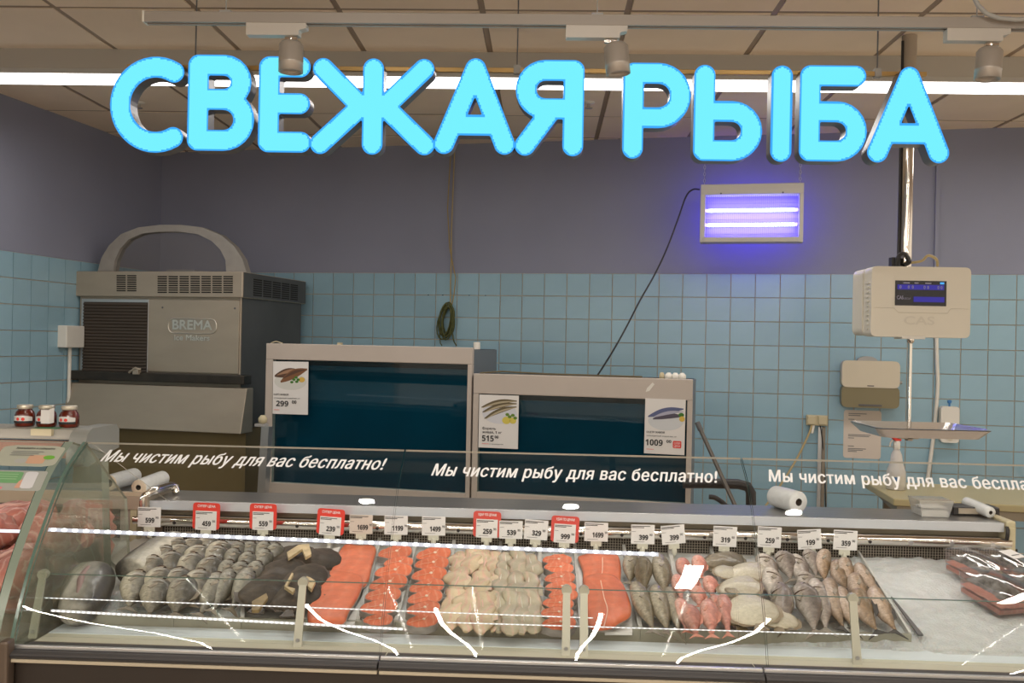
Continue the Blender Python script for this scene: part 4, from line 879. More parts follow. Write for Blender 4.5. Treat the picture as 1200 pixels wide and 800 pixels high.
# glowing strips and dots modelled in place of light reflections in the glass
m_rdot = emis('led', (.95, .97, 1), 7); m_rstrip = mat('led_carrier', (.30, .30, .32), .3, 0, emit=(.8, .85, 1), es=.6)
m_rline = mat('led_line_carrier', (.7, .7, .72), .3, 0, emit=(.9, .9, 1), es=.25); m_rdot2 = emis('led_small', (1, .98, .95), 1.6)
def reflstrip(pA, pB, wdt, step, inset, name, surf, dot):
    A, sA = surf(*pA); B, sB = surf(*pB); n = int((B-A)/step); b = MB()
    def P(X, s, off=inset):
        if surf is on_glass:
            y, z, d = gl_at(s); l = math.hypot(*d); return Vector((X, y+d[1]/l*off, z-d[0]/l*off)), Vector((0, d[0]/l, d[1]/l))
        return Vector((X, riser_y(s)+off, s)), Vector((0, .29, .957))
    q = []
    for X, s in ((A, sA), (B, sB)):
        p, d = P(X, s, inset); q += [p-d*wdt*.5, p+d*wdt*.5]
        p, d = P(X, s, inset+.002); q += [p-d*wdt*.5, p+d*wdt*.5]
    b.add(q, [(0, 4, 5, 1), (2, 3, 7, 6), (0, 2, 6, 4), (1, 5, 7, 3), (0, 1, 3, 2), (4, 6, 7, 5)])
    st = cp(name, b, m_rstrip if surf is on_glass else m_rline); b = MB()
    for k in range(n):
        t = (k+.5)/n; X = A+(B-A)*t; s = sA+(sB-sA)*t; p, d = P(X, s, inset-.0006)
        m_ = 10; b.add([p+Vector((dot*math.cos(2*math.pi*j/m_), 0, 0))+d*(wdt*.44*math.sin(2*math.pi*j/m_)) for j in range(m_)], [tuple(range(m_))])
    part('led_diode', b, m_rdot if surf is on_glass else m_rdot2, st, kind='stuff', world=True)
reflstrip((55, 618.5), (772, 647.5),   .0095, .0278, .0075, 'led_strip', on_glass, .0072)
def on_riser(px, py):
    d = ray(px, py); best = None
    for k in range(200):
        z = .79+.146*k/199; t = riser_y(z)/d.y; e = abs(EYE+d.z*t-z)
        if best is None or e < best[0]: best = (e, z, d.x*t)
    return best[2], best[1]
reflstrip((50, 701), (695, 725), .0022, .013, .0065, 'led_line', on_riser, .0036)
reflstrip((523, 730), (1030, 745), .0022, .013, .0065, 'led_line', on_riser, .0036)
reflstrip((58, 716), (472, 738), .0055, .013, .0065, 'led_line', on_riser, .0045)

# ---------------------------------------------------------------- price tags
TAGS = [(175, 594, 617, '599', 0, 0), (241, 589, 620, '459', 1, 1), (308, 590, 620, '559', 1, 0), (386, 596, 626, '239', 1, 3), (423, 603, 625, '1699', 2, 0), (464, 604, 626, '1199', 0, 0), (508, 605, 627, '1499', 0, 0),
        (570, 599, 629, '259', 3, 1), (598.5, 610, 631, '539', 0, 0), (627, 609, 632, '329', 0, 3), (661, 604.5, 635, '999', 3, 2), (698.5, 612, 634, '1699', 0, 0), (753, 614.5, 637, '399', 0, 0), (790.5, 615, 637, '399', 0, -6),
        (848.5, 616.5, 640, '319', 0, 2), (900.5, 617, 641, '259', 0, 2), (949.5, 620, 643, '199', 0, -4), (989.5, 621, 644, '359', 0, 2)]
m_clip = mat('clip_white', (.60, .58, .48), .4)
TL = ['white price tag 599 at the far left end of the rail by the chrome handle', 'red framed price tag 459 above the plump grey fish', 'red framed price tag 559 above the slender grey fish', 'tilted red framed price tag 239 between the dark flatfish and the salmon fillet', 'beige price tag 1699 above the left salmon fillet',
 'white price tag 1199 above the left column of salmon steaks', 'white price tag 1499 above the second column of salmon steaks', 'red framed price tag 259 above the pale cream fillets', 'white price tag 539 touching the right side of the red framed 259', 'white leaning price tag 329 above the greyish fillets',
 'red framed price tag 999 above the right column of salmon steaks', 'white price tag 1699 above the right salmon fillet', 'upright white price tag 399 above the brown fish', 'white price tag 399 tilted up to the right above the pink fish', 'white price tag 319 above the brown flatfish', 'white price tag 259 above the right edge of the pale flatfish',
 'white price tag 199 tilted up to the right above the silver fish', 'white price tag 359 nearest the bare ice at the right']
for k, (px, y0, y1, pr, kind, rot) in enumerate(TAGS):
    Y = 2.945; a = onY(px, y1, Y); c = onY(px, y0, Y); H_ = c.z-a.z; w_ = .074 if kind not in (1, 3) else .088
    lab = TL[k]
    t = thing('price_tag', lab, 'price tag', (a.x, Y, a.z-.02), 0, 'price tags along the back of the fish counter')
    t.rotation_euler = (0, math.radians(rot), random.uniform(-.05, .05)); z0 = .02
    if kind in (1, 3):
        b = MB(); b.prism([(x, .0, z) for x, z in rect2(-w_/2, z0, w_/2, z0+H_, .011)], (0, .0016, 0)); rf = part('frame', b, m_red if kind == 1 else mat('red_print2', (.62, .07, .055), .45), t, 'red frame')
        b = MB(); text_mb(b, 'СУПЕР ЦЕНА' if kind == 1 else 'УДАР ПО ЦЕНАМ', .0105, -w_*.33, z0+H_-.014, -.0006, width=w_*.66, bold=.0002); part('frame_text', b, m_whiteink, rf)
        ch = H_*.72; cz = z0-.002; cw = .068
    else: ch = H_; cz = z0; cw = .074
    b = MB(); b.box((-cw/2, -.0022, cz), (cw/2, -.0008, cz+ch)); cdn = part('card', b, m_paperb if kind == 2 else m_paper, t)
    b = MB(); sz = .021; x_ = -.012; text_mb(b, pr, sz, x_, cz+ch*.22, -.0028, width=.029 if len(pr) == 3 else .035, bold=.0006); text_mb(b, '90', .010, x_+(.033 if len(pr) == 3 else .039)-.0, cz+ch*.42, -.0028, width=.009)
    for j, (zz, x0, x1) in enumerate(((.90, -.95, .62), (.83, -.95, .1), (.63, -.95, -.6), (.10, -.75, .15))): b.box((x0*cw/2, -.0027, cz+ch*zz), (x1*cw/2, -.0024, cz+ch*zz+.0022 if j < 2 else cz+ch*zz+.001))
    part('print', b, m_ink, cdn)
    b = MB(); b.box((-.017, -.001, .004), (.017, .003, z0+.006)); part('clip_bar', b, m_clip, t); b = MB(); b.lathe([(.007, .006), (.0085, -.002), (.0085, -.012), (.006, -.018)], (0, .002, .004), 12); part('clip', b, m_clip, t); b = MB(); b.tube([(0, .004, -.012), (0, .03, -.03)], .004, 6); part('clip_foot', b, m_clip, t)

# ---------------------------------------------------------------- things lying on the worktop
m_film = mat('bag_film', (.66, .67, .66), .3, 0, var=.12, vscale=35, bump=.25, bscale=60, coat=.3)
m_core = mat('cardboard_core', (.06, .05, .04), .8); m_rolle = mat('roll_end', (.66, .55, .42), .6)
def roll(label, A, B, r, cat='roll', core=.34):
    A, B = Vector(A), Vector(B); mid = (A+B)/2; t = thing('bag_roll', label, cat, (mid.x, mid.y, min(A.z, B.z)-r)); o = Vector(t.location); a, c = A-o, B-o; d = (c-a).normalized()
    b = MB(); b.tube([a+d*.004, a+d*.006+d*0, a+d*.02, mid-o, c-d*.02, c-d*.004], [r*.97, r*.985, r, r*1.01, r, r*.97], 22, caps=False)
    b2 = MB()
    n = 22
    for e, s in ((a, -1), (c, 1)):
        vs = []; u = d.cross(Vector((0, 0, 1))).normalized(); w_ = d.cross(u)
        for rr, off in ((r*.97, -.004), (r*.9, 0), (r*core, 0), (r*core, -.05)):
            for k in range(n): an = 2*math.pi*k/n; vs.append(e+d*s*off+(u*math.cos(an)+w_*math.sin(an))*rr)
        b2.add(vs, [(i*n+k, i*n+(k+1) % n, (i+1)*n+(k+1) % n, (i+1)*n+k) for i in range(2) for k in range(n)], 0, True); b2.add(vs, [(2*n+k, 2*n+(k+1) % n, 3*n+(k+1) % n, 3*n+k) for k in range(n)], 1, True); b2.add(vs[3*n:], [tuple(range(n))], 1)
    part('film', b, m_film, t); part('roll_end', b2, [m_rolle if cat == 'roll' else m_film, m_core], t, 'rolled end with dark core'); return t
WZ = 1.0135
def wp(px, py, r): return onZ(px, py, WZ+r)
a = wp(937, 595, .036); c = wp(912, 586, .036); a.y = 3.07; a.x = onY(936, 596, 3.07).x; c = Vector((onY(908, 586, 3.19).x, 3.19, WZ+.036)); a.z = WZ+.036
roll('large white roll of bags on the steel worktop right of centre', a, c, .036, 'bag roll')
a = Vector((onY(1161, 607, 3.06).x, 3.06, WZ+.020)); c = Vector((onY(1132, 594, 3.19).x, 3.19, WZ+.032)); roll('thin white roll of film at the right end of the worktop', a, c, .0185, 'film roll')
a = Vector((onY(162, 575, 2.99).x, 2.99, 1.055)); c = Vector((onY(191, 563, 3.16).x, 3.16, 1.062)); roll('clear film roll with a round dark core nearest the chrome handle', a, c, .026, 'roll')
a = Vector((onY(127, 570, 3.02).x, 3.02, 1.062)); c = Vector((onY(158, 561, 3.20).x, 3.20, 1.062)); roll('clear film roll lying at the far left behind the end glass', a, c, .027, 'roll', .5)
b = MB(); b.box((onY(120, 590, 3.0).x, 2.98, .985), (xa-.001, 3.24, 1.0275)); cp('roll_shelf', b, m_steel)
P = [onY(168, 600, 2.99), onY(168, 585, 2.99), onY(173, 578, 3.0), onY(183, 574, 3.03), onY(200, 569, 3.12), onY(205, 572, 3.13), onY(207, 577, 3.13)]
o = P[0].copy(); t = thing('chrome_handle', 'bent chrome tube handle beside the film rolls', 'handle', tuple(o)); b = MB(); b.tube(smooth([p-o for p in P]), .0135, 14); part('bent_tube', b, m_chrome, t)
# plastic container and scale/black box behind
q = onY(1093, 609, 3.08); t = thing('plastic_container', 'clear plastic tub with white contents on the worktop', 'container', (q.x, 3.10, WZ)); hw = .055
b = MB(); b.hexa([(-hw*.78, -.04, 0), (hw*.78, -.04, 0), (hw*.78, .04, 0), (-hw*.78, .04, 0), (-hw, -.05, .055), (hw, -.05, .055), (hw, .05, .055), (-hw, .05, .055)]); part('tub', b, glass('tub_plastic', (.85, .85, .84), .06, .35, (.7, .7, .68)), t)
b = MB(); b.grid(lambda u, w_: ((u-.5)*hw*1.5, (w_-.5)*.072, .030+.008*mn.noise(Vector((u*5, w_*5, 1)))), 14, 10); b.box((-hw*.74, -.036, .002), (hw*.74, .036, .022)); part('contents', b, mat('salt_white', (.75, .73, .68), .7), t)
q = onY(1113, 600, 3.14); t = thing('card_terminal', 'small dark box with a worn steel top behind the plastic tub', 'box', (q.x+.06, 3.15, WZ)); b = MB(); b.box((-.06, -.04, 0), (.09, .04, .028)); part('case', b, m_black, t, bevel=.004); b = MB(); b.box((-.045, -.0425, .006), (.06, -.0402, .024)); part('worn_plate', b, m_steel, t)
b = MB(); b.tube(smooth([onY(1165, 607, 3.1), onY(1176, 612, 3.05), onY(1181, 620, 2.985), onY(1180, 632, 2.985)]), .006, 6); tag(link('black_hose', b.mesh('black_hose', m_black)), 'short black hose bending over the right end of the worktop', 'hose')

# ================================================================ NEIGHBOUR MEAT COUNTER at left
NX = -1.292
nb = thing('meat_counter', 'neighbouring meat counter cut off by the left edge of the picture', 'display counter', (NX-.8, 2.6, 0))
def np_(name, b, m_, label=None, bevel=0, kind=None): return part(name, b, m_, nb, label, bevel, world=True, kind=kind)
b = MB(); b.box((-3.1, 2.26, .0), (NX-.01, 3.2, .72)); np_('cabinet_body', b, MATS['cabinet_dark'])
NP = [(y-.006, z) for y, z in GPs]
b = endpanel(NX-.012, .022, NP, 'x', None, None, rear=(2.70, 1.20)); np_('end_glass', b, [m_glside, mat('thick_glass_edge', (.22, .27, .22), .2), MATS['soft_edge']], 'thick end pane')
b = pane(-3.1, NX-.014); b.v = [(x, y-.006, z) for x, y, z in b.v]; np_('glass_pane', b, [m_gl, m_gedge, m_glrim])
# top shelf
zt = 1.277
b = MB(); b.box((-3.1, 2.62, zt-.030), (NX-.045, 2.75, zt)); np_('top_shelf', b, mat('top_shelf', (.30, .29, .25), .5), bevel=.004)
b = MB(); b.box((-3.1, 2.64, zt-.085), (NX-.05, 2.66, zt-.036)); np_('shelf_fascia', b, mat('fascia_brown', (.24, .13, .09), .5))
cap = [(2.585, 1.175), (2.56, 1.185), (2.565, 1.225), (2.585, 1.268), (2.61, 1.283), (2.76, 1.283), (2.78, 1.265), (2.78, 1.21), (2.70, 1.20), (2.62, 1.182)]
b = MB(); b.prism([(NX-.045, y, z) for y, z in cap], (.05, 0, 0)); np_('shelf_end_cap', b, mat('cap_grey', (.24, .245, .225), .45), 'rounded grey end cap', bevel=.010)
b = MB(); b.box((-3.1, 3.0, 1.0), (NX-.05, 3.2, 1.03)); np_('worktop', b, mat('worktop_steel', (.4, .4, .4)), bevel=.003)
b = MB(); b.box((-3.1, 2.985, 1.0-.005), (NX-.01, 2.999, 1.04)); np_('worktop_edge', b, mat('warm_edge', (.50, .42, .31), .4, .3))
b = MB(); b.box((-3.1, 3.03, .72), (NX-.01, 3.05, .995)); np_('rear_panel', b, mat('rear_brown', (.075, .05, .04), .6))
b = MB(); b.box((-3.1, 2.965, .955), (NX-.3, 2.975, .985)); b.box((-3.1, 2.96, .90), (NX-.2, 2.97, .93)); np_('price_rail', b, MATS['rear_panel'])
b = MB(); b.hexa([(-3.1, 2.24, .70), (NX-.02, 2.24, .70), (NX-.02, 3.02, .70), (-3.1, 3.02, .70), (-3.1, 2.24, .78), (NX-.02, 2.24, .78), (NX-.02, 3.02, .86), (-3.1, 3.02, .86)]); np_('deck', b, m_steel)
b = MB(); b.box((-3.1, 2.14, .70), (NX-.04, 2.20, .79)); np_('bumper_rail', b, m_rubber, bevel=.004)
b = MB(); pts = [(2.12, .55), (2.12, .70), (2.14, .775), (2.18, .80), (2.26, .80), (2.26, .55)]; b.prism([(NX-.045, y, z) for y, z in pts], (.045, 0, 0)); np_('end_moulding', b, mat('end_moulding', (.45, .42, .38), .4), bevel=.006)
# same reflection carried on over the neighbour glass, modelled as a glowing bar
b = MB(); b.box((-3.0, 2.31, 1.045), (NX-.02, 2.314, 1.052)); np_('led_line', b, emis('led_soft', (.85, .9, 1), 1.6))
# stickers on the glass
def gsticker(name, label, pA, pB, r, fn):
    (xA, sA), (xB, sB) = on_glass(*pA), on_glass(*pB)
    t = thing(name, label, 'sticker', (0, 0, 0)); y0, z0, _ = gl_at(sB); t.location = ((xA+xB)/2, y0, z0)
    def put(u, w_, off): s = sB+(sA-sB)*w_; y, z, d = gl_at(s); l = math.hypot(*d); return (xA+(xB-xA)*u, y-.006-d[1]/l*off, z+d[0]/l*off)
    def area_(name, pts, m_, off, lab=None):
        # subdivide along height by fanning: build as strip grid clipped to the polygon rows
        b = MB(); zs = sorted(set([round(p[1], 4) for p in pts])); rows = 14; lo, hi = zs[0], zs[-1]; L_ = []
        for k in range(rows+1):
            q = lo+(hi-lo)*min(max(k/rows, 1e-4), 1-1e-4); xs = []
            for i in range(len(pts)):
                (xa_, ya_), (xb_, yb_) = pts[i-1], pts[i]
                if (ya_ < q) != (yb_ < q): xs.append(xa_+(xb_-xa_)*(q-ya_)/(yb_-ya_))
            L_.append((min(xs), max(xs), q))
        vs = []
        for a_, c_, q in L_: vs += [put(a_, q, off), put(c_, q, off)]
        b.add(vs, [(2*i, 2*i+1, 2*i+3, 2*i+2) for i in range(rows)]); return part(name, b, m_, t, lab, world=True)
    fn(area_, put, t); return t
def R_(x0, z0, x1, z1, r=.0): return rect2(x0, z0, x1, z1, r)
def ctext(put, t, txt, size, x, z, wd, m_, name='print'):
    vs, fs = text_mesh(txt, 1, bold=.012); x0 = min(v[0] for v in vs); x1 = max(v[0] for v in vs); b = MB(); b.add([put(x+(v[0]-x0)/(x1-x0)*wd, z+v[1]*size, .0022) for v in vs], fs); part(name, b, m_, t, world=True)
def st1(ar, put, t):
    ar('sheet', R_(0, 0, 1, 1, .18), mat('sticker_cream', (.42, .43, .35), .6), .0005)
    ar('green_leaf', [(p[0], p[1]) for p in ell(.84, .42, .09, .10)], mat('leaf_green', (.16, .42, .05), .6), .0012); ar('meat_picture', R_(.52, .12, .80, .52, .05), mat('meat_print', (.60, .36, .24), .6), .001); ar('fish_picture', ell(.43, .24, .10, .10), mat('plate_print', (.42, .42, .40), .6), .001)
    ctext(put, t, 'Заказывайте и собирайте', .12, .22, .80, .62, m_ink)
    b = MB()
    for k in range(3): b.add([put(.2, .66-k*.09, .002), put(.2+.5-k*.06, .66-k*.09, .002), put(.2+.5-k*.06, .69-k*.09, .002), put(.2, .69-k*.09, .002)], [(0, 1, 2, 3)])
    part('small_print', b, m_gink, t, world=True)
def st2(ar, put, t):
    ar('sheet', R_(0, 0, 1, 1, .04), mat('sticker_pale', (.36, .37, .34), .6), .0005)
    ar('green_panel', R_(.03, .35, .56, .92, .06), mat('panel_green', (.16, .36, .16), .6), .001); ar('phone', R_(.60, .10, .84, .94, .05), mat('phone_white', (.62, .62, .64), .5), .0014, 'pale phone picture'); ar('hand', [(.50, .12), (.60, .12), (.60, .55), (.54, .45)], mat('hand_print', (.60, .33, .24), .6), .0012); ar('pink_line', R_(.02, .06, .28, .16), mat('pink_print', (.65, .20, .25), .6), .001)
    b = MB()
    for k in range(3): b.add([put(.08, .76-k*.12, .002), put(.48, .76-k*.12, .002), put(.48, .80-k*.12, .002), put(.08, .80-k*.12, .002)], [(0, 1, 2, 3)])
    part('small_print', b, mat('pale_green', (.30, .50, .28), .6), t, world=True)
gsticker('glass_sticker', 'rounded cream sticker with a green leaf on the meat counter glass', (8, 521), (64, 547), .2, st1)
gsticker('glass_sticker', 'sticker with a green panel and a phone, under the cream one', (-3, 550), (48, 575), .1, st2)
# ticket on shelf + jars
X = onY(51, 507, 2.62).x; b = MB(); b.box((X-.03, 2.606, zt-.018), (X+.03, 2.6195, zt+.001)); np_('ticket_holder', b, m_yel)
m_jar = mat('jar_sauce', (.16, .018, .006), .12, 0, var=.6, vscale=25, coat=.6)
def jar(px, label):
    q = onY(px, 500, 2.69); t = thing('sauce_jar', label, 'jar', (q.x, 2.69, zt), random.uniform(-.3, .3), 'jars on the meat counter shelf'); s = .066/.09
    b = MB(); b.lathe([(0, 0), (.036, 0), (.040, .006), (.0405, .045), (.036, .058), (.028, .066), (.028, .070)], n=24); b.v = [(x*s*.93, y*s*.93, z*s) for x, y, z in b.v]; part('glass_body', b, m_jar, t)
    b = MB(); b.lathe([(.031, .0705), (.0325, .073), (.0325, .083), (.031, .086), (0, .086)], n=24); b.v = [(x*s*.93, y*s*.93, z*s) for x, y, z in b.v]; part('lid', b, mat('lid_gold', (.60, .55, .45), .3, .6), t)
    def on(u, z, r=.0415): a = (u-.5)*2.4; return (math.sin(a)*r*s*.93, -math.cos(a)*r*s*.93, z*s)
    b = MB(); b.grid(lambda u, w_: on(u, .017+w_*(.022+.006*math.sin(u*math.pi))), 14, 2); lb = part('jar_label', b, mat('jar_label', (.62, .60, .58), .5), t)
    b = MB(); b.grid(lambda u, w_: on(u, .0145+w_*.009, .0418), 14, 1); part('black_band', b, m_ink, lb)
    b = MB()
    for u in (.38, .60):
        b.add([on(u+.075*math.cos(2*math.pi*k/10), .031+.0065*math.sin(2*math.pi*k/10), .0420) for k in range(10)], [tuple(range(10))])
    part('tomato_print', b, m_red, lb); return t
jar(29, 'small jar of red sauce, leftmost of the three on the shelf'); j2 = jar(54.5, 'jar of red sauce with a white paper flap, middle of the three'); jar(81, 'small jar of red sauce nearest the grey end cap')
b = MB(); b.box((.002, -.034, .012), (.026, -.0335, .052)); b.hexa([(.0255, -.034, .012), (.027, -.033, .012), (.034, -.02, .014), (.033, -.021, .014), (.0255, -.034, .052), (.027, -.033, .052), (.034, -.02, .058), (.033, -.021, .058)]); part('paper_flap', b, m_paper, j2, 'white paper flap')
X = onY(55, 503, 2.64).x; b = MB(); b.box((X-.033, 2.628, zt), (X+.035, 2.665, zt+.0015)); tag(link('green_card', b.mesh('green_card', mat('card_green', (.06, .20, .09), .6))), 'small green card lying under the middle jar', 'card')
# ================================================================ FISH AND CUTS
def fishmat(name, back, belly, mid=None, vmin=.62, coat=.30, spots=0, rough=.42, head=None, vscale=22, bump=.25):
    if name in MATS: return MATS[name]
    M = bpy.data.materials.new(name); M.use_nodes = True; n = M.node_tree.nodes; L_ = M.node_tree.links; b = n['Principled BSDF']
    tc = n.new('ShaderNodeTexCoord'); sp = n.new('ShaderNodeSeparateXYZ'); L_.new(tc.outputs['Generated'], sp.inputs[0])
    t = n.new('ShaderNodeTexNoise'); t.inputs['Scale'].default_value = 6; t.inputs['Detail'].default_value = 6; L_.new(tc.outputs['Generated'], t.inputs[0])
    a = n.new('ShaderNodeMath'); a.operation = 'MULTIPLY_ADD'; L_.new(t.outputs[0], a.inputs[0]); a.inputs[1].default_value = .45; L_.new(sp.outputs['X'], a.inputs[2])
    r = n.new('ShaderNodeValToRGB'); L_.new(a.outputs[0], r.inputs[0]); e = r.color_ramp.elements
    e[0].position = .42; e[0].color = (*belly, 1); e[1].position = 1.0; e[1].color = (*back, 1)
    if mid: q = e.new(.70); q.color = (*mid, 1)
    out = r.outputs[0]
    if head:
        mr = n.new('ShaderNodeMapRange'); L_.new(sp.outputs['Y'], mr.inputs[0]); mr.inputs[1].default_value = .80; mr.inputs[2].default_value = .92
        mx = n.new('ShaderNodeMix'); mx.data_type = 'RGBA'; L_.new(mr.outputs[0], mx.inputs[0]); L_.new(out, mx.inputs[6]); mx.inputs[7].default_value = (*head, 1); out = mx.outputs[2]
    t2 = n.new('ShaderNodeTexNoise'); t2.inputs['Scale'].default_value = vscale; t2.inputs['Detail'].default_value = 5; L_.new(tc.outputs['Object'], t2.inputs[0]); t2.inputs['Scale'].default_value = vscale*4.5
    m3 = n.new('ShaderNodeMapRange'); L_.new(t2.outputs[0], m3.inputs[0]); m3.inputs[1].default_value = .3; m3.inputs[2].default_value = .7; m3.inputs[3].default_value = vmin-spots; m3.inputs[4].default_value = 1.12
    oi = n.new('ShaderNodeObjectInfo'); m4 = n.new('ShaderNodeMapRange'); L_.new(oi.outputs['Random'], m4.inputs[0]); m4.inputs[3].default_value = .80; m4.inputs[4].default_value = 1.15
    mu = n.new('ShaderNodeMath'); mu.operation = 'MULTIPLY'; L_.new(m3.outputs[0], mu.inputs[0]); L_.new(m4.outputs[0], mu.inputs[1])
    hs = n.new('ShaderNodeHueSaturation'); L_.new(out, hs.inputs['Color']); L_.new(mu.outputs[0], hs.inputs['Value']); L_.new(hs.outputs[0], b.inputs['Base Color'])
    b.inputs['Roughness'].default_value = rough; b.inputs['Coat Weight'].default_value = coat; b.inputs['Coat Roughness'].default_value = .14; b.inputs['Specular IOR Level'].default_value = .4
    v = n.new('ShaderNodeTexNoise'); v.inputs['Scale'].default_value = 110; L_.new(tc.outputs['Object'], v.inputs[0]); B = n.new('ShaderNodeBump'); B.inputs['Strength'].default_value = bump; B.inputs['Distance'].default_value = .004; L_.new(v.outputs[0], B.inputs['Height']); L_.new(B.outputs[0], b.inputs['Normal'])
    MATS[name] = M; return M
def fleshmat(name, col, stripe, scale=60, dist=3, rough=.45, amt=.5, rnd=.15):
    if name in MATS: return MATS[name]
    M = bpy.data.materials.new(name); M.use_nodes = True; n = M.node_tree.nodes; L_ = M.node_tree.links; b = n['Principled BSDF']
    tc = n.new('ShaderNodeTexCoord'); wv = n.new('ShaderNodeTexWave'); wv.inputs['Scale'].default_value = scale; wv.inputs['Distortion'].default_value = dist; wv.inputs['Detail'].default_value = 3; L_.new(tc.outputs['Object'], wv.inputs[0])
    r = n.new('ShaderNodeValToRGB'); L_.new(wv.outputs[0], r.inputs[0]); e = r.color_ramp.elements; e[0].position = .70; e[0].color = (*col, 1); e[1].position = 1; e[1].color = tuple(c*(1-amt)+s*amt for c, s in zip(col, stripe))+(1,)
    t2 = n.new('ShaderNodeTexNoise'); t2.inputs['Scale'].default_value = 28; t2.inputs['Detail'].default_value = 5; L_.new(tc.outputs['Object'], t2.inputs[0])
    m3 = n.new('ShaderNodeMapRange'); L_.new(t2.outputs[0], m3.inputs[0]); m3.inputs[1].default_value = .3; m3.inputs[2].default_value = .7; m3.inputs[3].default_value = .78; m3.inputs[4].default_value = 1.1
    oi = n.new('ShaderNodeObjectInfo'); m4 = n.new('ShaderNodeMapRange'); L_.new(oi.outputs['Random'], m4.inputs[0]); m4.inputs[3].default_value = 1-rnd; m4.inputs[4].default_value = 1+rnd*.5
    mu = n.new('ShaderNodeMath'); mu.operation = 'MULTIPLY'; L_.new(m3.outputs[0], mu.inputs[0]); L_.new(m4.outputs[0], mu.inputs[1])
    hs = n.new('ShaderNodeHueSaturation'); L_.new(r.outputs[0], hs.inputs['Color']); L_.new(mu.outputs[0], hs.inputs['Value']); L_.new(hs.outputs[0], b.inputs['Base Color'])
    b.inputs['Roughness'].default_value = rough; b.inputs['Coat Weight'].default_value = .12; b.inputs['Coat Roughness'].default_value = .2
    b.inputs['Subsurface Weight'].default_value = .15; b.inputs['Subsurface Scale'].default_value = .01; b.inputs['Subsurface Radius'].default_value = (1, .4, .3)
    B = n.new('ShaderNodeBump'); B.inputs['Strength'].default_value = .35; B.inputs['Distance'].default_value = .003; L_.new(t2.outputs[0], B.inputs['Height']); L_.new(B.outputs[0], b.inputs['Normal'])
    MATS[name] = M; return M
f_bream = fishmat('fish_grey', (.07, .064, .05), (.56, .51, .40), (.28, .255, .205), head=(.34, .27, .18))
f_slim = fishmat('fish_grey_slim', (.075, .07, .052), (.34, .32, .255), (.17, .16, .13))
f_brown = fishmat('fish_brown', (.12, .095, .055), (.40, .35, .26), (.20, .165, .105), spots=.05)
f_pink = fishmat('fish_pink', (.50, .19, .15), (.68, .38, .31), (.60, .26, .21))
f_dark = fishmat('flatfish_dark', (.030, .022, .014), (.10, .078, .055), (.052, .038, .025), spots=.2, vscale=10, coat=.06, rough=.65)
f_pale = fishmat('flatfish_pale', (.44, .39, .30), (.60, .55, .43), (.55, .50, .39), vmin=.88, bump=.06)
f_fbrown = fishmat('flatfish_brown', (.11, .085, .045), (.30, .25, .17), (.19, .15, .09))
f_hake = fishmat('fish_hake', (.15, .115, .095), (.56, .50, .44), (.34, .28, .24))
f_pol = fishmat('fish_pollock', (.17, .11, .055), (.56, .43, .34), (.33, .225, .145), spots=.02)
f_big = fishmat('fish_big_grey', (.07, .068, .062), (.68, .64, .54), (.36, .34, .29), vscale=8, vmin=.8)
m_fin = mat('fin', (.26, .22, .165), .4, var=.4, vscale=60); m_gill = mat('gill_crease', (.085, .05, .032), .6); m_pec = mat('pectoral', (.30, .25, .185), .4, var=.4, vscale=60); m_eye = mat('fish_eye', (.02, .018, .015), .1); m_finp = mat('fin_pink', (.60, .25, .18), .4)
s_fl = fleshmat('salmon_flesh', (.68, .155, .062), (.80, .36, .23), 7, 6, amt=.13); s_st = fleshmat('salmon_steak_flesh', (.68, .165, .075), (.80, .42, .28), 14, 6, amt=.28)
s_pale = fleshmat('pale_fillet_flesh', (.62, .49, .32), (.70, .40, .31), 9, 10, amt=.7); s_pale2 = fleshmat('grey_fillet_flesh', (.42, .37, .26), (.58, .40, .31), 9, 10, amt=.6)
m_skin = mat('salmon_skin', (.38, .34, .31), .35, .1, var=.65, vscale=18); m_skind = mat('salmon_skin_dark', (.05, .05, .05), .25, .2, var=.5, vscale=40)
m_meat = fleshmat('raw_meat', (.58, .21, .165), (.78, .48, .40), 12, 12, amt=.7)

def ring_body(prof, n=16, bend=0, noise_=0, seed=0, flat=1):
    """prof: (y, halfwidth, halfheight, zcentre) along the body"""
    b = MB(); vs = []; N = len(prof)
    for i, (y, w_, h, zc) in enumerate(prof):
        for k in range(n):
            a = 2*math.pi*k/n; ca, sa = math.cos(a), math.sin(a); x = w_*math.copysign(abs(ca)**.9, ca); z = h*math.copysign(abs(sa)**.9, sa)
            d = noise_*mn.noise(Vector((x*30+seed, y*22, z*30))) if noise_ else 0
            vs.append((x*(1+d*8)+bend*math.sin((y/.25+.5)*math.pi), y, zc+z*(1+d*8)))
    b.add(vs, [(i*n+k, i*n+(k+1) % n, (i+1)*n+(k+1) % n, (i+1)*n+k) for i in range(N-1) for k in range(n)], 0, True)
    b.add(vs[:n], [tuple(range(n-1, -1, -1))]); b.add(vs[-n:], [tuple(range(n))]); return b
def sm_prof(pts, k=3):
    out = []; V = [Vector((p[0], p[1], p[2])) for p in pts]; Z = [Vector((p[0], p[3] if len(p) > 3 else 0, 0)) for p in pts]
    for a, c in zip(smooth(V, k), smooth(Z, k)): out.append((a.x, max(a.y, .0012), max(a.z, .0012), c.y))
    return out
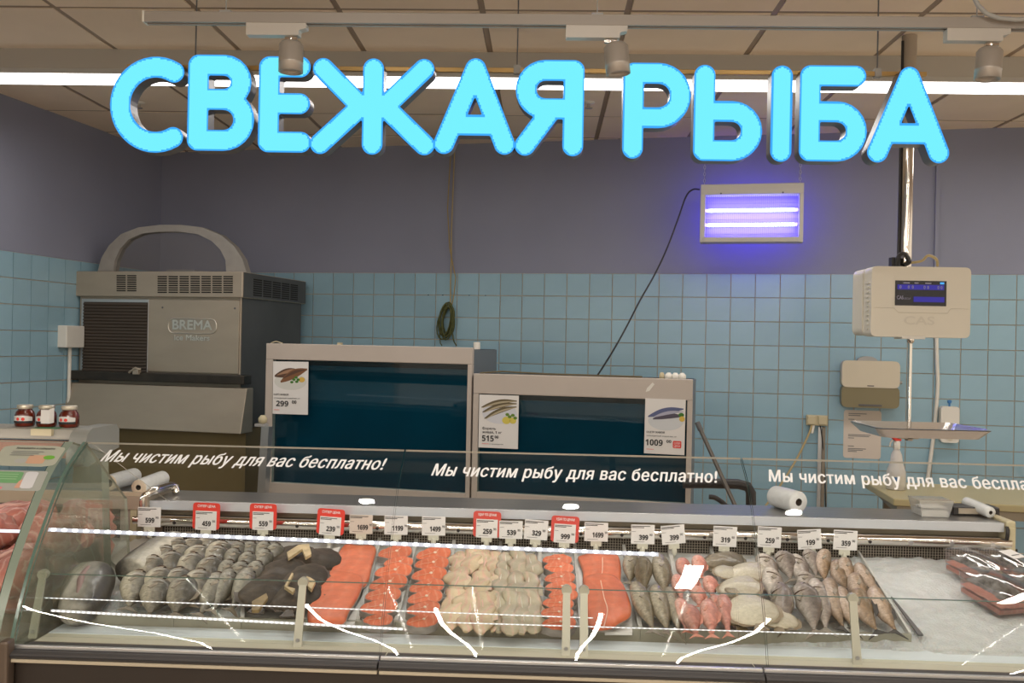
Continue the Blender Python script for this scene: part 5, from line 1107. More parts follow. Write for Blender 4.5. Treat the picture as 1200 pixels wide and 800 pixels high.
# prototypes; local +y is the head end, length .25
BANK = []
def proto(name, cat, build):
    t = thing(name, 'x', cat); build(t); BANK.append(t); return t
def make_fish(name, m_, W_=.037, H_=.024, L_=.25, head=True, slim=1, fm=None, mouth=True, seed=0, eye=True, lean=False):
    def build(t):
        pr = [(-.125, .004, .003), (-.112, .007*slim, .005), (-.085, W_*.36, H_*.45), (-.045, W_*.75, H_*.8), (0, W_*.98, H_), (.045, W_, H_), (.085, W_*.86, H_*.92), (.105, W_*.62, H_*.74), (.118, W_*.38, H_*.5), (.125, W_*.14, H_*.2)]
        pr = [(y*L_/.25, a, c) for y, a, c in pr]
        b = ring_body(sm_prof(pr), 16, noise_=.012, seed=seed) if not lean else ring_body(sm_prof([(y*L_/.25, a_*W_, b_*H_) for y, a_, b_ in ((-.125, .12, .12), (-.11, .2, .22), (-.08, .42, .45), (-.04, .72, .75), (.0, .95, .95), (.04, 1, 1), (.08, .88, .95), (.105, .66, .8), (.12, .42, .55), (.126, .15, .25))]), 16, noise_=.02, seed=seed, bend=.006*math.sin(seed)); bd = part('body', b, m_, t)
        k = L_/.25; b = MB(); z = 0
        b.prism([(0, -.120*k, -.001), (-.026*k, -.160*k, -.001), (-.004, -.147*k, -.001), (.024*k, -.163*k, -.001)], (0, 0, .002)); part('tail_fin', b, fm or m_fin, t)
        b = MB(); b.prism([(W_*.94, .05*k, 0), (W_*1.28, .01*k, 0), (W_*1.05, -.04*k, 0), (W_*.55, -.06*k, 0), (W_*.7, 0, 0)], (0, 0, .002)); part('dorsal_fin', b, fm or m_fin, t)
        b = MB(); b.prism([(-W_*.1, .05*k, H_*.93), (-W_*.55, .012*k, H_*.86), (-W_*.35, .0*k, H_*.92), (W_*.05, .03*k, H_*1.0)], (0, 0, .002)); part('pectoral_fin', b, m_finp if name == 'pink_fish' else m_pec, t)
        if head:
            b = MB(); b.tube([(W_*.80*math.sin(a), (.062-.012*math.cos(a*1.0)+.0)*k, H_*.99*math.cos(a)+.0005) for a in [(-1.1+j*.22) for j in range(11)]], .0016, 5); part('gill_crease', b, m_gill, t)
            if mouth:
                b = MB(); b.tube([(W_*.42*math.sin(a), (.110+.006*math.cos(a))*k, H_*.66*math.cos(a)) for a in [(-1.3+j*.26) for j in range(11)]], .0021, 5); part('mouth', b, m_gill, t)
            if eye:
                b = MB(); b.lathe([(.0001, -.001), (.0045, 0), (.0042, .0015), (.002, .0028), (.0002, .003)], (W_*.30, .088*k, H_*.83), 10); part('eye', b, m_eye, t)
    return proto(name, 'fish', build)
fb = make_fish('grey_fish', f_bream); fsl = make_fish('slender_fish', f_slim, .028, .020, .25)
fbr = make_fish('brown_fish', f_brown, .028, .022, .27, fm=m_fin, seed=3, head=False, lean=True); fpk = make_fish('pink_fish', f_pink, .022, .018, .17, head=False, fm=m_finp, seed=5)
fhk = make_fish('silver_fish', f_hake, .029, .021, .27, seed=8, mouth=False, lean=True); fpl = make_fish('striped_fish', f_pol, .027, .022, .28, fm=mat('fin_black', (.03, .028, .025), .5), seed=11, head=False, lean=True)
def make_flat(name, m_, fm, seed):
    def build(t):
        N = 30; b = MB(); rings = []
        for q, z in ((1.0, 0), (1.0, .004), (.93, .008), (.7, .014), (.35, .018), (.05, .019)):
            rr = []
            for k in range(N):
                a = 2*math.pi*k/N; y = .10*math.cos(a)*q; x = .066*math.sin(a)*q*(1-.18*math.cos(a))
                rr.append((x, y, z+.004*mn.noise(Vector((x*25+seed, y*25, 0)))+.0*abs(x)))
            rings += rr
        b.add(rings, [(i*N+k, i*N+(k+1) % N, (i+1)*N+(k+1) % N, (i+1)*N+k) for i in range(5) for k in range(N)], 0, True); b.add(rings[:N], [tuple(range(N-1, -1, -1))]); b.add(rings[-N:], [tuple(range(N))]); part('body', b, m_, t)
        b = MB(); vs = []
        for k in range(N+1):
            a = 2*math.pi*k/N; x = .066*math.sin(a)*(1-.18*math.cos(a)); y = .10*math.cos(a); f_ = 1.16+.03*math.sin(k*2.7); vs += [(x*.97, y*.97, .003), (x*f_, y*(f_-.1), .001+.002*math.sin(k))]
        b.add(vs, [(2*k, 2*k+1, 2*k+3, 2*k+2) for k in range(N) if not (k < 2 or k > N-3)], smooth=True); part('fin_fringe', b, fm, t)
        b = MB(); b.prism([(-.008, -.095, .002), (-.02, -.135, .001), (0, -.14, .001), (.02, -.135, .001), (.008, -.095, .002)], (0, 0, .003)); part('tail_fin', b, fm, t)
    return proto(name, 'fish', build)
ffd = make_flat('dark_flatfish', f_dark, mat('fin_dark', (.05, .036, .024), .4), 1); ffp = make_flat('pale_flatfish', f_pale, mat('fin_pale', (.24, .18, .11), .4), 4); ffb = make_flat('brown_flatfish', f_fbrown, mat('fin_mottled', (.13, .10, .05), .4), 7)
# steak
def build_steak(t):
    N = 28; out = []
    for k in range(N):
        a = 2*math.pi*k/N; x = .055*math.cos(a); z = .030*math.sin(a)*(1.0+.25*math.cos(a)); out.append((x, z))
    def ringm(q, y): return [(x*q, y+.0015*math.sin(5*x*40), z*q) for x, z in out]
    T_ = .026
    b = MB(); vs = ringm(.95, -.0012)+ringm(.94, T_+.001)
    b.add(vs[:N], [tuple(range(N))]); b.add(vs[N:], [tuple(range(N-1, -1, -1))]); b.add(vs, [(k, N+k, N+(k+1) % N, (k+1) % N) for k in range(N)]); part('flesh', b, s_st, t)
    b = MB(); vs = ringm(1, 0)+ringm(1.0, T_)+ringm(.93, T_)+ringm(.93, 0)
    b.add(vs, [(i*N+k, i*N+(k+1) % N, ((i+1) % 4)*N+(k+1) % N, ((i+1) % 4)*N+k) for i in range(4) for k in range(N)], 0, False); part('skin', b, m_skin, t, 'silver skin around the steak')
    b = MB(); b.lathe([(.005, -.0022), (.0045, -.0030), (.0001, -.0032)], (.006, 0, .004), 10, axis='y'); part('bone', b, mat('bone', (.75, .55, .42), .5), t)
    b = MB(); b.tube([(-.045, -.0018, -.002), (-.025, -.0026, .001), (.0, -.0024, .003)], .0009, 4); b.tube([(.01, -.002, .006), (.02, -.0024, .014)], .0009, 4); part('white_seam', b, mat('seam_pale', (.78, .40, .26), .5), t)
stk = proto('salmon_steak', 'fish steak', build_steak)
def make_fillet(name, m_, seed, W_=.030, H_=.014, L_=.17, cat='fillet'):
    def build(t):
        pr = [(-.5, .25, .35), (-.42, .55, .6), (-.25, .85, .9), (0, 1, 1), (.2, .9, 1.1), (.36, .72, .9), (.46, .45, .6), (.5, .2, .3)]
        b = ring_body(sm_prof([(y*L_, a*W_, c*H_, .002*math.sin(seed+y*9)) for y, a, c in pr]), 16, bend=.008*math.sin(seed*3), noise_=.10, seed=seed*7); part('flesh', b, m_, t)
        b = MB(); b.tube([(.006*math.sin(seed+y*20)+.006*math.sin(seed*3)*math.sin((y/.25+.5)*math.pi)*.0, y, H_*.90) for y in [(-.3+j*.1)*L_ for j in range(7)]], [.0006, .0018, .0022, .0024, .0022, .0018, .0006], 5); part('membrane', b, mat('membrane', (.72, .45, .38), .4) if m_ == s_pale else mat('membrane_pale', (.62, .58, .46), .4), t)
        b = MB(); b.add([(W_*.6, L_*.2, H_*.6), (W_*1.15, L_*.1, .001), (W_*1.2, -L_*.2, .000), (W_*.8, -L_*.25, H_*.3)], [(0, 1, 2, 3)]); part('thin_flap', b, m_, t)
    return proto(name, cat, build)
pf1 = make_fillet('pale_fillet', s_pale, 1, .034, .011); pf2 = make_fillet('pale_fillet', s_pale, 2.3, .038, .012); gf1 = make_fillet('grey_fillet', s_pale2, 3.1, .030, .011); gf2 = make_fillet('grey_fillet', s_pale2, 4.2, .033, .010)

def ordn(i): return ('first', 'second', 'third', 'fourth', 'fifth', 'sixth', 'seventh', 'eighth', 'ninth', 'tenth', 'eleventh', 'twelfth')[i]
USED = set()
def lay(pr, hp, tp, hh, ht, width=None, roll=0, label='', group=None, L0=.25, cat=None, name=None, lift=.0, wm=1):
    """copy prototype pr with its head end at pixel hp and tail end at tp, hh/ht above the deck"""
    A = onD(hp[0], hp[1], hh); B = onD(tp[0], tp[1], ht); d = A-B; Ln = d.length; k0 = .285/.25 if (pr.get('category') == 'fish' and pr.name.split('.')[0] not in ('large_fish', 'large_fish_piece')) else 1; y = d.normalized(); x = y.cross(Vector((0, 0, 1))).normalized(); z = x.cross(y)
    c = copy_tree(pr); R = Matrix((x, y, z)).transposed() @ Matrix.Rotation(roll, 3, 'Y'); sy = Ln/L0/k0; sx = wm; sz = wm
    c.location = A-y*(L0/2*sy); c.rotation_euler = R.to_euler(); c.scale = (sx, sy, sz); c['label'] = label
    if group: c['group'] = group
    assert label not in USED, label
    USED.add(label); return c
Rm = math.radians
# ---- trays / liners
def tray(label, px, lip=True, m_=None, h=.0, name='display_tray'):
    q = [onD(*p, h) for p in px]      # back-left, back-right, front-right, front-left
    c = sum(q, Vector())/4; t = thing(name, label, 'tray', (c.x, c.y, deckz(c.y)+h-.006), 0, 'white trays under the fish')
    o = Vector(t.location); b = MB(); lo = [p-o-Vector((0, 0, .010)) for p in q]; hi = [p-o-Vector((0, 0, .004)) for p in q]
    b.hexa([lo[3], lo[2], lo[1], lo[0], hi[3], hi[2], hi[1], hi[0]]); part('tray_base', b, m_ or m_liner, t)
    for (i, j) in ((0, 3), (1, 2)):
        a, c2 = hi[i], hi[j]; b = MB(); s = .003; up = Vector((0, 0, .022)); e = Vector((s, 0, 0)); b.hexa([a-e, a+e, c2+e, c2-e, a-e+up, a+e+up, c2+e+up, c2-e+up][:]); part('tray_side', b, m_ or m_liner, t)
    a, c2 = q[3]-o, q[2]-o; b = MB(); b.hexa([a+Vector((-.002, -.007, -.028)), c2+Vector((.0015, -.007, -.028)), c2+Vector((.0015, .004, -.028)), a+Vector((-.002, .004, -.028)), a+Vector((-.002, -.009, .014)), c2+Vector((.0015, -.009, .014)), c2+Vector((.0015, .002, .014)), a+Vector((-.002, .002, .014))]); part('front_lip', b, m_lip, t); return t
TR = [('white tray under the large cut fish at the far left', 122, 186, 204, 48), ('tray under the rows of plump grey fish', 187, 282, 283, 206), ('tray under the slender grey fish and dark flatfish', 283, 388, 357, 285),
      ('tray under the left orange salmon fillet', 390, 444, 418, 359), ('tray under the left column of salmon steaks', 446, 487, 463, 420), ('tray under the second column of salmon steaks', 489, 531, 519, 465),
      ('tray under the pale cream fillets', 533, 586, 578, 521), ('tray under the greyish fillets', 587, 632, 629, 580), ('tray under the steak column right of the greyish fillets', 634, 673, 680, 631),
      ('tray under the right orange salmon fillet', 674, 730, 749, 682), ('tray under the brown fish right of the salmon fillet', 731, 783, 802, 751), ('tray under the pink fish', 785, 832, 864, 804), ('tray under the pale flatfish', 833, 884, 930, 866), ('tray under the silver fish', 886, 952, 992, 932), ('tray under the striped fish beside the ice', 954, 1005, 1066, 994)]
for lab, a, c, d, e in TR:
    yb = lambda x: 640+.025*(x-600); yf = lambda x: 737+.024*(x-600)
    tray(lab, [(a, yb(a)), (c, yb(c)), (d, yf(d)), (e, yf(e))])
# ---- big cut fish at left
def build_bigbody(t):
    pr = [(-.16, .02, .015), (-.13, .032, .026), (-.06, .046, .036), (.02, .052, .040), (.10, .050, .040), (.13, .046, .038), (.135, .030, .026), (.137, .006, .005)]
    part('body', ring_body(sm_prof(pr), 20, noise_=.006), f_big, t); b = MB(); b.prism([(0, -.15, 0), (-.04, -.20, 0), (0, -.185, 0), (.04, -.20, 0)], (0, 0, .003)); part('tail_fin', b, m_fin, t)
    b = MB(); b.prism([(.045, .02, .0), (.075, -.02, 0), (.045, -.05, 0)], (0, 0, .003)); part('dorsal_fin', b, m_fin, t)
bb1 = proto('large_fish', 'fish', build_bigbody)
lay(bb1, (150, 672), (205, 630), .055, .050, label='long large grey fish lying diagonally at the back left behind the cut piece', L0=.29, wm=1.0)
def build_chunk(t):
    pr = [(-.10, .020, .02), (-.085, .040, .034), (-.04, .056, .044), (.02, .062, .048), (.06, .058, .046), (.085, .045, .034), (.095, .02, .015)]
    part('body', ring_body(sm_prof(pr), 22, noise_=.012, seed=2), f_big, t)
    b = MB(); b.tube([(-.006+.003*math.sin(j), -.08+j*.017, .0235+.0185*math.sin(min(1, (j+1)/5)*1.57)-.004*(j > 7)) for j in range(10)], [.001, .006, .008, .009, .010, .009, .008, .007, .005, .001], 6); part('bruise_stripe', b, mat('bruise_pink', (.30, .20, .19), .4), t, 'pinkish stripe')
    b = MB(); b.prism([(-.058, .03, -.01), (-.075, -.02, -.01), (-.06, -.06, -.01), (-.045, -.01, -.01)], (0, 0, .02)); part('fin', b, mat('fin_tan', (.50, .32, .16), .5), t)
bb2 = proto('large_fish_piece', 'fish', build_chunk)
lay(bb2, (112, 668), (88, 722), .055, .035, label='big blunt piece of grey fish with a pinkish stripe at the front left corner', L0=.2, wm=1.05)
b = MB(); q = [onD(*p, .004) for p in ((128, 655), (158, 632), (176, 634), (140, 668))]; o = sum(q, Vector())/4; b.prism([p-o for p in q], (0, 0, .003)); part_ = link('plastic_sheet', b.mesh('plastic_sheet', mat('sheet_white', (.50, .48, .43), .3, var=.2)), loc=o); tag(part_, 'pale plastic sheet behind the large cut fish', 'sheet')
# ---- plump grey fish
rows = [('back row', [(191, 633), (211, 635), (229, 634), (246, 633), (262, 637)], (-9, 24), .066),
        ('second row', [(196, 643), (214, 641), (236, 642), (257, 642)], (-10, 28), .070),
        ('third row', [(181, 654), (203, 649), (228, 651), (250, 655)], (-12, 34), .072),
        ('fourth row', [(190, 667), (212, 668), (236, 670)], (-14, 42), .070),
        ('front row', [(164, 672), (188, 680), (219, 679)], (-15, 44), .066)]
for rn, pts, (dx, dy), hh in rows:
    for i, p in enumerate(pts):
        lay(fb, p, (p[0]+dx+random.uniform(-2, 2), p[1]+dy), hh+random.uniform(-.004, .004), .030, label='plump grey fish, %s from the left in the %s of its heap' % (ordn(i), rn), roll=random.uniform(-.2, .2), group='plump grey fish heap', wm=random.uniform(1.04, 1.16))
rows = [('back row', [(283, 637), (297, 636), (313, 636), (326, 638)], (-10, 26), .064), ('second row', [(277, 644), (294, 648), (313, 645)], (-12, 30), .068),
        ('third row', [(270, 658), (286, 660), (303, 659)], (-14, 36), .066), ('front row', [(257, 673), (272, 668), (294, 667)], (-24, 52), .060)]
for rn, pts, (dx, dy), hh in rows:
    for i, p in enumerate(pts): lay(fsl, p, (p[0]+dx, p[1]+dy), hh, .020, label='slender dark grey fish, %s from the left in the %s beside the flatfish' % (ordn(i), rn), roll=random.uniform(.1, .7), group='slender grey fish heap', wm=random.uniform(.95, 1.1))
# ---- dark flatfish
for i, (h, tl, hh, wm, pos) in enumerate((((352, 640), (338, 668), .040, 1.05, 'at the back of the dark pile'), ((382, 644), (366, 672), .042, 1.0, 'at the back right of the dark pile beside the salmon'), ((338, 656), (318, 694), .048, 1.1, 'in the middle of the dark pile'), ((366, 662), (344, 700), .052, 1.0, 'middle right of the dark pile'), ((324, 676), (300, 718), .046, 1.1, 'at the front left of the dark pile'), ((356, 680), (337, 722), .050, 1.0, 'at the front right of the dark pile'))):
    lay(ffd, h, tl, hh, hh-.012, label='dark brown flatfish '+pos, L0=.2, roll=.1*math.sin(i*2), group='dark flatfish pile', wm=wm)
def shard(label, pts, h, m_, name='belly_flap', cat='fish trimming'):
    q = [onD(*p, h) for p in pts]; o = sum(q, Vector())/len(q); b = MB(); b.prism([p-o for p in q], (0, 0, .008)); ob = link(name, b.mesh(name, m_), loc=o, bevel=.003); tag(ob, label, cat)
m_fl = mat('flap_cream', (.62, .48, .27), .45, var=.35, vscale=40)
shard('cream coloured belly flap at the top of the dark flatfish pile', [(336, 650), (350, 641), (362, 640), (365, 652), (358, 656), (354, 646), (338, 657)], .068, m_fl)
shard('thin cream flap in the middle of the dark flatfish pile', [(333, 690), (342, 674), (344, 675), (336, 690), (346, 693), (343, 697)], .072, m_fl)
shard('cream flap at the right edge of the dark pile against the salmon', [(359, 678), (364, 680), (370, 684), (365, 694), (361, 690)], .070, m_fl)
shard('yellowish brown flap at the lower left of the dark pile', [(295, 708), (312, 698), (314, 703), (303, 718), (295, 718)], .062, mat('flap_olive', (.30, .21, .09), .45, var=.35, vscale=40))
# ---- salmon fillets (thick slabs with tapered edge)
def fillet(label, pts, h, thick, m_=None, seam=None):
    q = [onD(*p, h) for p in pts]; o = sum(q, Vector())/len(q); o.z = min(p.z for p in q); P2 = smooth([p-o for p in q+[q[0]]], 4)[:-1]; N = len(P2); c = sum(P2, Vector())/N
    t = thing('salmon_fillet', label, 'fillet', tuple(o), 0, 'orange salmon fillets'); b = MB(); vs = []
    for s, zz in ((1, 0), (1.0, thick*.5), (.96, thick*.85), (.86, thick), (.6, thick*1.12), (.3, thick*1.15)):
        for p in P2: v = c+(p-c)*s; vs.append((v.x, v.y, v.z+zz+.003*mn.noise(Vector((v.x*22, v.y*22, 0)))*min(1, zz/thick)))
    vs.append((c.x, c.y, c.z+thick*1.15)); R = 6
    b.add(vs, [(i*N+k, i*N+(k+1) % N, (i+1)*N+(k+1) % N, (i+1)*N+k) for i in range(R-1) for k in range(N)]+[((R-1)*N+k, (R-1)*N+(k+1) % N, R*N) for k in range(N)], 0, True); part('flesh', b, m_ or s_fl, t)
    b = MB(); b.add([(p.x, p.y, p.z-.001) for p in [c+(p-c)*1.02 for p in P2]]+[(p.x, p.y, p.z+.003) for p in [c+(p-c)*1.02 for p in P2]], [tuple(range(N-1, -1, -1))]+[tuple(range(N, 2*N))]+[(k, (k+1) % N, N+(k+1) % N, N+k) for k in range(N)]); part('skin', b, m_skin, t)
    if seam:
        b = MB(); b.tube([p-o for p in smooth([onD(*p, h+thick*1.16) for p in seam], 3)], .0015, 5); part('centre_line', b, mat('fat_white', (.85, .55, .42), .5), t, 'pale centre line')
    return t
fillet('upper half of the left orange salmon fillet, nearer the price tags', [(388, 672), (397, 650), (406, 641), (420, 642), (440, 644), (436, 664), (428, 688), (400, 692), (380, 690)], .022, .014)
fillet('lower half of the left orange salmon fillet, nearer the glass', [(372, 690), (384, 674), (404, 674), (424, 680), (421, 698), (409, 718), (402, 732), (380, 734), (362, 732), (362, 712)], .034, .016)
shard('white paper liner showing left of the left salmon fillet', [(389, 646), (399, 643), (384, 682), (366, 700), (362, 696)], .006, m_paper, 'paper_liner', 'paper')
shard('white paper liner between the left salmon fillet and the steaks', [(432, 690), (436, 700), (414, 735), (404, 735)], .006, m_paper, 'paper_liner', 'paper')
fillet('upper half of the right orange salmon fillet', [(677, 656), (690, 652), (708, 650), (722, 653), (727, 662), (727, 682), (722, 700), (700, 700), (684, 690), (683, 672)], .022, .015, seam=[(706, 653), (706, 668), (704, 680)])
fillet('lower half of the right orange salmon fillet with a pale centre line', [(684, 690), (686, 680), (704, 676), (722, 680), (733, 694), (739, 712), (738, 724), (725, 732), (716, 738), (700, 740), (690, 735), (687, 715)], .034, .017, seam=[(704, 680), (708, 700), (712, 715), (707, 736)])
shard('white paper liner under the front right corner of the right salmon fillet', [(716, 738), (740, 724), (741, 744), (708, 744)], .006, m_paper, 'paper_liner', 'paper')
shard('white paper liner along the left edge of the right salmon fillet', [(674, 655), (679, 655), (684, 690), (690, 744), (682, 744)], .006, m_paper, 'paper_liner', 'paper')
# ---- steaks
def steak(px, py, h, wpx, ang, label, tilt=None, squash=1):
    c = copy_tree(stk); p = onD(px, py, h); w_ = wpx*p.y/F; s = w_/.110; c.location = p; c.scale = (s, 1, s*squash)
    c.rotation_euler = (Matrix.Rotation(Rm(-ang), 3, 'Y') @ Matrix.Rotation(tilt if tilt is not None else Rm(-42), 3, 'X')).to_euler() if 0 else (Rm(-58), Rm(-ang*.45), Rm(ang*1.7)); c['label'] = label; c['group'] = 'salmon steaks'; assert label not in USED; USED.add(label); return c
cols = [('left', [(463, 647, 42, 12), (467, 659, 36, 8), (461, 669, 46, 12), (455, 683, 48, 16), (449, 697, 44, 10), (444, 711, 46, 8), (443, 726, 36, 5)]),
        ('second', [(508, 649, 44, 14), (506, 660, 42, 10), (503, 673, 44, 12), (500, 687, 44, 14), (498, 700, 44, 14), (496, 713, 42, 12), (495, 727, 40, 12)]),
        ('right', [(653, 656, 36, 2), (655, 665, 36, -2), (656, 677, 38, 8), (657, 688, 38, 4), (660, 697, 36, 6), (654, 707, 38, -2), (653, 718, 40, 2), (655, 730, 42, 6)])]
for cn, it in cols:
    for i, (x, y, w_, a) in enumerate(it): steak(x, y, .042, w_, a, 'orange salmon steak, %s from the back in the %s column of steaks' % (ordn(i), cn), squash=.95)
# ---- pale and greyish fillets
def pile(protos, pts, lab, grp, L0=.17, h=.035):
    for i, (hx, hy, tx, ty, hh, wm, pos) in enumerate(pts): lay(protos[i % len(protos)], (hx, hy), (tx, ty), h+hh, h+hh-.018, label=lab+' '+pos, L0=L0, group=grp, roll=random.uniform(-.25, .25), wm=wm)
pile([pf1, pf2], [(538, 646, 532, 672, .0, .85, 'at the back left'), (553, 643, 549, 672, .006, .9, 'at the back, second from the left'), (568, 643, 566, 672, .004, .9, 'at the back, third from the left'), (580, 647, 580, 675, 0, .8, 'at the back right'),
     (541, 664, 530, 700, .012, 1.0, 'in the middle left'), (562, 670, 556, 704, .014, .95, 'in the very middle'), (577, 668, 576, 702, .010, .9, 'in the middle right'), (533, 690, 526, 738, .012, .95, 'at the front left'), (551, 690, 545, 740, .016, 1.0, 'at the front, second from the left'), (566, 694, 563, 742, .016, .95, 'at the front, third from the left'), (578, 692, 577, 740, .01, .75, 'at the front right')], 'pale cream fillet', 'pale fillets')
pile([gf1, gf2], [(594, 648, 590, 676, .004, .95, 'at the back left'), (608, 646, 606, 676, .010, 1.0, 'at the back centre'), (622, 650, 624, 678, .008, .9, 'at the back right'), (590, 668, 585, 704, .012, .95, 'in the middle left'), (606, 670, 602, 708, .016, 1.0, 'in the middle'), (622, 672, 620, 706, .012, .95, 'in the middle right'),
     (588, 694, 584, 740, .010, .9, 'at the front left'), (600, 692, 597, 744, .016, 1.0, 'at the front, second from the left'), (612, 694, 611, 742, .016, .95, 'at the front, third from the left'), (623, 692, 624, 742, .010, .95, 'at the front right')], 'greyish beige fillet', 'greyish fillets')
# ---- brown fish
for i, (h, tl, hh, wm, r, pos) in enumerate((((740, 650), (738, 686), .045, .9, .3, 'at the back left'), ((753, 656), (756, 694), .058, 1.1, -1.2, 'pale belly up behind the front ones'), ((772, 652), (781, 700), .060, 1.05, .3, 'at the back centre'), ((744, 684), (768, 744), .062, 1.0, .2, 'at the front left'), ((768, 688), (784, 746), .058, 1.0, .4, 'at the front centre'), ((783, 690), (798, 747), .045, .85, .9, 'at the front right'))):
    lay(fbr, h, tl, hh, .022, label='brown fish right of the salmon fillet, '+pos, L0=.27, roll=r, group='brown fish heap', wm=wm)
# ---- pink fish
for i, (h, tl, hh, wm, pos) in enumerate((((799, 655), (802, 680), .050, 1.0, 'at the back left'), ((817, 652), (823, 678), .056, 1.0, 'at the back centre'), ((793, 674), (799, 704), .054, .9, 'second from the back at the left'), ((808, 672), (814, 700), .060, 1.0, 'second from the back, next to the left one'), ((830, 676), (836, 702), .056, .95, 'second from the back at the right'), ((817, 688), (820, 712), .066, .95, 'in the very middle, with a pale end'), ((796, 702), (806, 742), .054, .9, 'front row, first from the left'), ((806, 710), (817, 747), .064, 1.1, 'front row, second from the left'), ((829, 704), (835, 748), .066, 1.1, 'front row, third from the left'), ((847, 697), (854, 747), .056, .95, 'front row, fourth from the left'), ((838, 698), (842, 728), .050, .8, 'tucked between the two right front ones'))):
    lay(fpk, h, tl, hh, hh-.032, label='pink headless fish '+pos, L0=.17, roll=random.uniform(-.3, .3), group='pink fish heap', wm=wm)
# ---- flatfish right
for i, (pr, h, tl, hh, wm, pos) in enumerate(((ffb, (858, 648), (838, 670), .042, .9, 'brown flatfish at the back of the pale flatfish pile'), (ffp, (842, 664), (866, 680), .048, .75, 'pale flatfish below the brown one, with its edge curled'), (ffp, (884, 660), (868, 684), .052, .85, 'pale flatfish at the back right of the pile'), (ffb, (848, 690), (884, 700), .050, .8, 'brown edged flatfish across the middle of the pile'), (ffp, (872, 676), (862, 704), .060, .85, 'pinkish pale flatfish in the middle of the pile'),
      (ffb, (852, 704), (870, 738), .040, .85, 'dark spotted flatfish at the front left of the pale pile'), (ffp, (872, 698), (892, 738), .056, 1.0, 'large pale flatfish belly up at the front of the pile'), (ffp, (905, 712), (914, 740), .044, .85, 'pale flatfish at the front right of the pile'))):
    lay(pr, h, tl, hh, hh-.014, label=pos, L0=.2, roll=.15*math.sin(i*3), group='pale flatfish pile', wm=wm)
# ---- silver fish
for i, (h, tl, hh, wm, r, pos) in enumerate((((893, 652), (905, 686), .056, 1.1, .4, 'at the back left'), ((915, 648), (928, 682), .060, 1.0, -.4, 'second from the left at the back'), ((932, 652), (940, 690), .052, 1.0, .5, 'third from the left at the back'), ((946, 645), (958, 678), .058, .8, -.2, 'standing up at the back beside the tag 199'), ((902, 668), (908, 712), .062, 1.1, .6, 'in the middle left'), ((912, 684), (922, 742), .056, 1.0, -.6, 'at the front left'), ((938, 685), (957, 746), .066, 1.15, -.4, 'large pale one at the front centre'), ((941, 672), (950, 705), .058, 1.0, .2, 'in the middle behind the large pale one'), ((954, 680), (970, 744), .060, 1.0, .1, 'right of the large pale one'))):
    lay(fhk, h, tl, hh, .026, label='silver grey fish '+pos, L0=.27, roll=r, group='silver fish heap', wm=wm)
for i, (h, tl, hh, wm, r, pos) in enumerate((((967, 646), (966, 684), .062, .9, .2, 'standing up at the back left'), ((980, 658), (994, 694), .052, .9, -.3, 'second at the back'), ((988, 656), (1004, 690), .060, .95, .2, 'third at the back'), ((1004, 662), (1036, 706), .056, .9, .3, 'at the back right along the tray edge'), ((970, 680), (990, 742), .058, 1.0, .4, 'at the front left'), ((984, 690), (1002, 742), .046, .9, .6, 'half hidden at the front'), ((1000, 674), (1022, 718), .062, .95, .1, 'in the middle'), ((1004, 692), (1030, 745), .060, .95, -.5, 'second from the right at the front'), ((1022, 690), (1053, 745), .060, 1.0, .3, 'at the front right with dark stripes'))):
    lay(fpl, h, tl, hh, .024, label='tan striped fish '+pos, L0=.28, roll=r, group='striped fish heap', wm=wm)
b = MB(); q = [onD(*p, .012) for p in ((1044, 700), (1046, 701), (1082, 745), (1076, 745))]; o = sum(q, Vector())/4; b.prism([p-o for p in q], (0, 0, .004)); tag(link('tray_divider', b.mesh('tray_divider', m_dgrey), loc=o), 'dark divider strip between the striped fish and the ice', 'divider')
# ---- packs of salmon
m_pack = glass('pack_plastic', (.90, .88, .88), .08, .10, (.7, .6, .58))
def build_pack(t):
    hx, hy, H_ = .058, .080, .058
    b = MB(); lo = rnd2([(-hx*.85, -hy*.85), (hx*.85, -hy*.85), (hx*.85, hy*.85), (-hx*.85, hy*.85)], .015); hi = rnd2([(-hx, -hy), (hx, -hy), (hx, hy), (-hx, hy)], .018); n = len(lo)
    vs = [(x, y, 0) for x, y in lo]+[(x, y, H_) for x, y in hi]+[(x*1.05, y*1.04, H_) for x, y in hi]; b.add(vs, [tuple(range(n-1, -1, -1))]+[(k, (k+1) % n, n+(k+1) % n, n+k) for k in range(n)]+[(n+k, n+(k+1) % n, 2*n+(k+1) % n, 2*n+k) for k in range(n)]); part('tray', b, m_pack, t)
    b = MB(); b.grid(lambda u, w_: ((u-.5)*2*hx*.86, (w_-.5)*2*hy*.86, .022+.026*math.sin(u*math.pi)**.5*math.sin(w_*math.pi)**.5+.004*mn.noise(Vector((u*4, w_*4, 0)))), 12, 14); b.box((-hx*.8, -hy*.8, .003), (hx*.8, hy*.8, .014)); part('salmon_piece', b, fleshmat('packed_flesh', (.52, .19, .13), (.66, .42, .34), 14, 6, amt=.3), t)
    b = MB(); b.grid(lambda u, w_: ((u-.5)*2*hx*.74+.004, (w_-.42)*2*hy*.74, .036+.026*math.sin(u*math.pi)**.6*math.sin(w_*math.pi)**.6), 12, 12); part('salmon_skin', b, mat('pack_skin', (.24, .24, .23), .35, .1, var=.9, vscale=50, bump=.4), t, 'dark shiny skin')
    b = MB(); b.grid(lambda u, w_: ((u-.5)*2*hx, (w_-.5)*2*hy, H_+.0035+.010*math.sin(u*math.pi)*math.sin(w_*math.pi)+.0015*mn.noise(Vector((u*9, w_*9, 5)))), 14, 14); part('film', b, glass('cling_film', (.95, .94, .94), .10, .03, (.8, .8, .8)), t)
pk = proto('salmon_pack', 'food pack', build_pack)
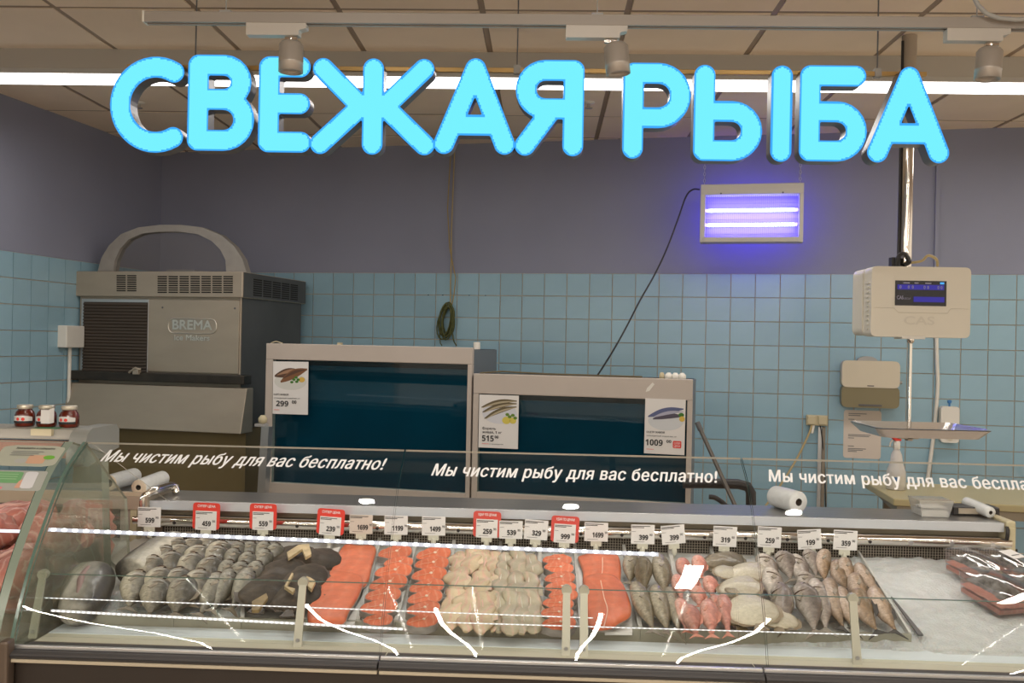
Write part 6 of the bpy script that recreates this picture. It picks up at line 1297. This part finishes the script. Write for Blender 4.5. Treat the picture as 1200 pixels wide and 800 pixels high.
for k, (px, py, rz, s, lab) in enumerate(((1142, 676, .45, 1.0, 'plastic pack of salmon nearest the back left of the group on the ice'), (1165, 706, .35, 1.1, 'front plastic pack of salmon on the ice'), (1182, 676, .55, 1.0, 'plastic pack of salmon with a white label on its film'), (1212, 704, .4, 1.0, 'plastic pack of salmon cut by the right edge of the picture'))):
    c = copy_tree(pk); p = onD(px, py, .02); c.location = p; c.rotation_euler = (Rm(12), 0, rz); c.scale = (s,)*3; c['label'] = lab; c['group'] = 'salmon packs on the ice'
    if k == 2: b = MB(); b.hexa([(-.03, -.02, .070), (.03, -.02, .070), (.03, .03, .0725), (-.03, .03, .0725), (-.03, -.02, .0708), (.03, -.02, .0708), (.03, .03, .0733), (-.03, .03, .0733)]); lb = part('price_label', b, m_paper, c); b = MB(); b.box((-.015, -.005, .0720), (.02, -.002, .0732)); part('print', b, m_gink, lb)
# ---- meat at left
def make_meat(seed):
    def build(t):
        pr = [(-.5, .3, .35), (-.4, .7, .75), (-.15, 1, 1), (.15, .95, 1.05), (.38, .7, .8), (.5, .3, .3)]
        part('flesh', ring_body(sm_prof([(y*.24, a*.07, c*.045) for y, a, c in pr], 4), 20, noise_=.05, seed=seed*5, bend=.01), m_meat, t)
        b = MB(); b.tube([(.02*math.sin(j+seed), (-.09+j*.02), .045-.0012*(j-4.5)**2) for j in range(10)], [.001, .004, .005, .004, .006, .005, .004, .005, .003, .001], 6); part('fat_streak', b, mat('fat_pink', (.72, .42, .36), .5), t)
    return proto('meat_cut', 'meat', build)
mc = [make_meat(s) for s in (1, 2, 3)]
for k, (x, y, z, rz, s, lab) in enumerate(((-1.42, 2.82, .97, .5, 1.15, 'pink meat cut at the back against the end glass'), (-1.66, 2.86, .96, -.6, 1.1, 'pink meat cut at the back, second from the end glass'), (-1.40, 2.62, .97, 1.0, 1.15, 'pink meat cut on top of the pile beside the end glass'), (-1.62, 2.64, .96, .2, 1.1, 'pink meat cut in the middle of the left counter'), (-1.40, 2.42, .92, .2, 1.05, 'pink meat cut low in front beside the end glass'), (-1.62, 2.42, .92, 1.3, 1.05, 'pink meat cut low in front at the left edge'), (-1.88, 2.7, .95, .9, 1.1, 'pink meat cut at the far left edge'), (-1.40, 2.5, .87, -.5, 1.1, 'pink meat cut at the bottom of the pile'), (-1.40, 2.76, .90, .1, 1.1, 'pink meat cut under the top ones near the back'), (-1.64, 2.74, .88, .7, 1.1, 'pink meat cut under the middle of the pile'))):
    c = copy_tree(mc[k % 3]); c.location = (x, y, z); c.rotation_euler = (.15*math.sin(k*2), .2*math.cos(k), rz); c.scale = (s, s, s*1.1); c['label'] = lab; c['group'] = 'meat cuts in the neighbouring counter'
for t in BANK:
    for c in list(t.children): bpy.data.objects.remove(c)
    bpy.data.objects.remove(t)
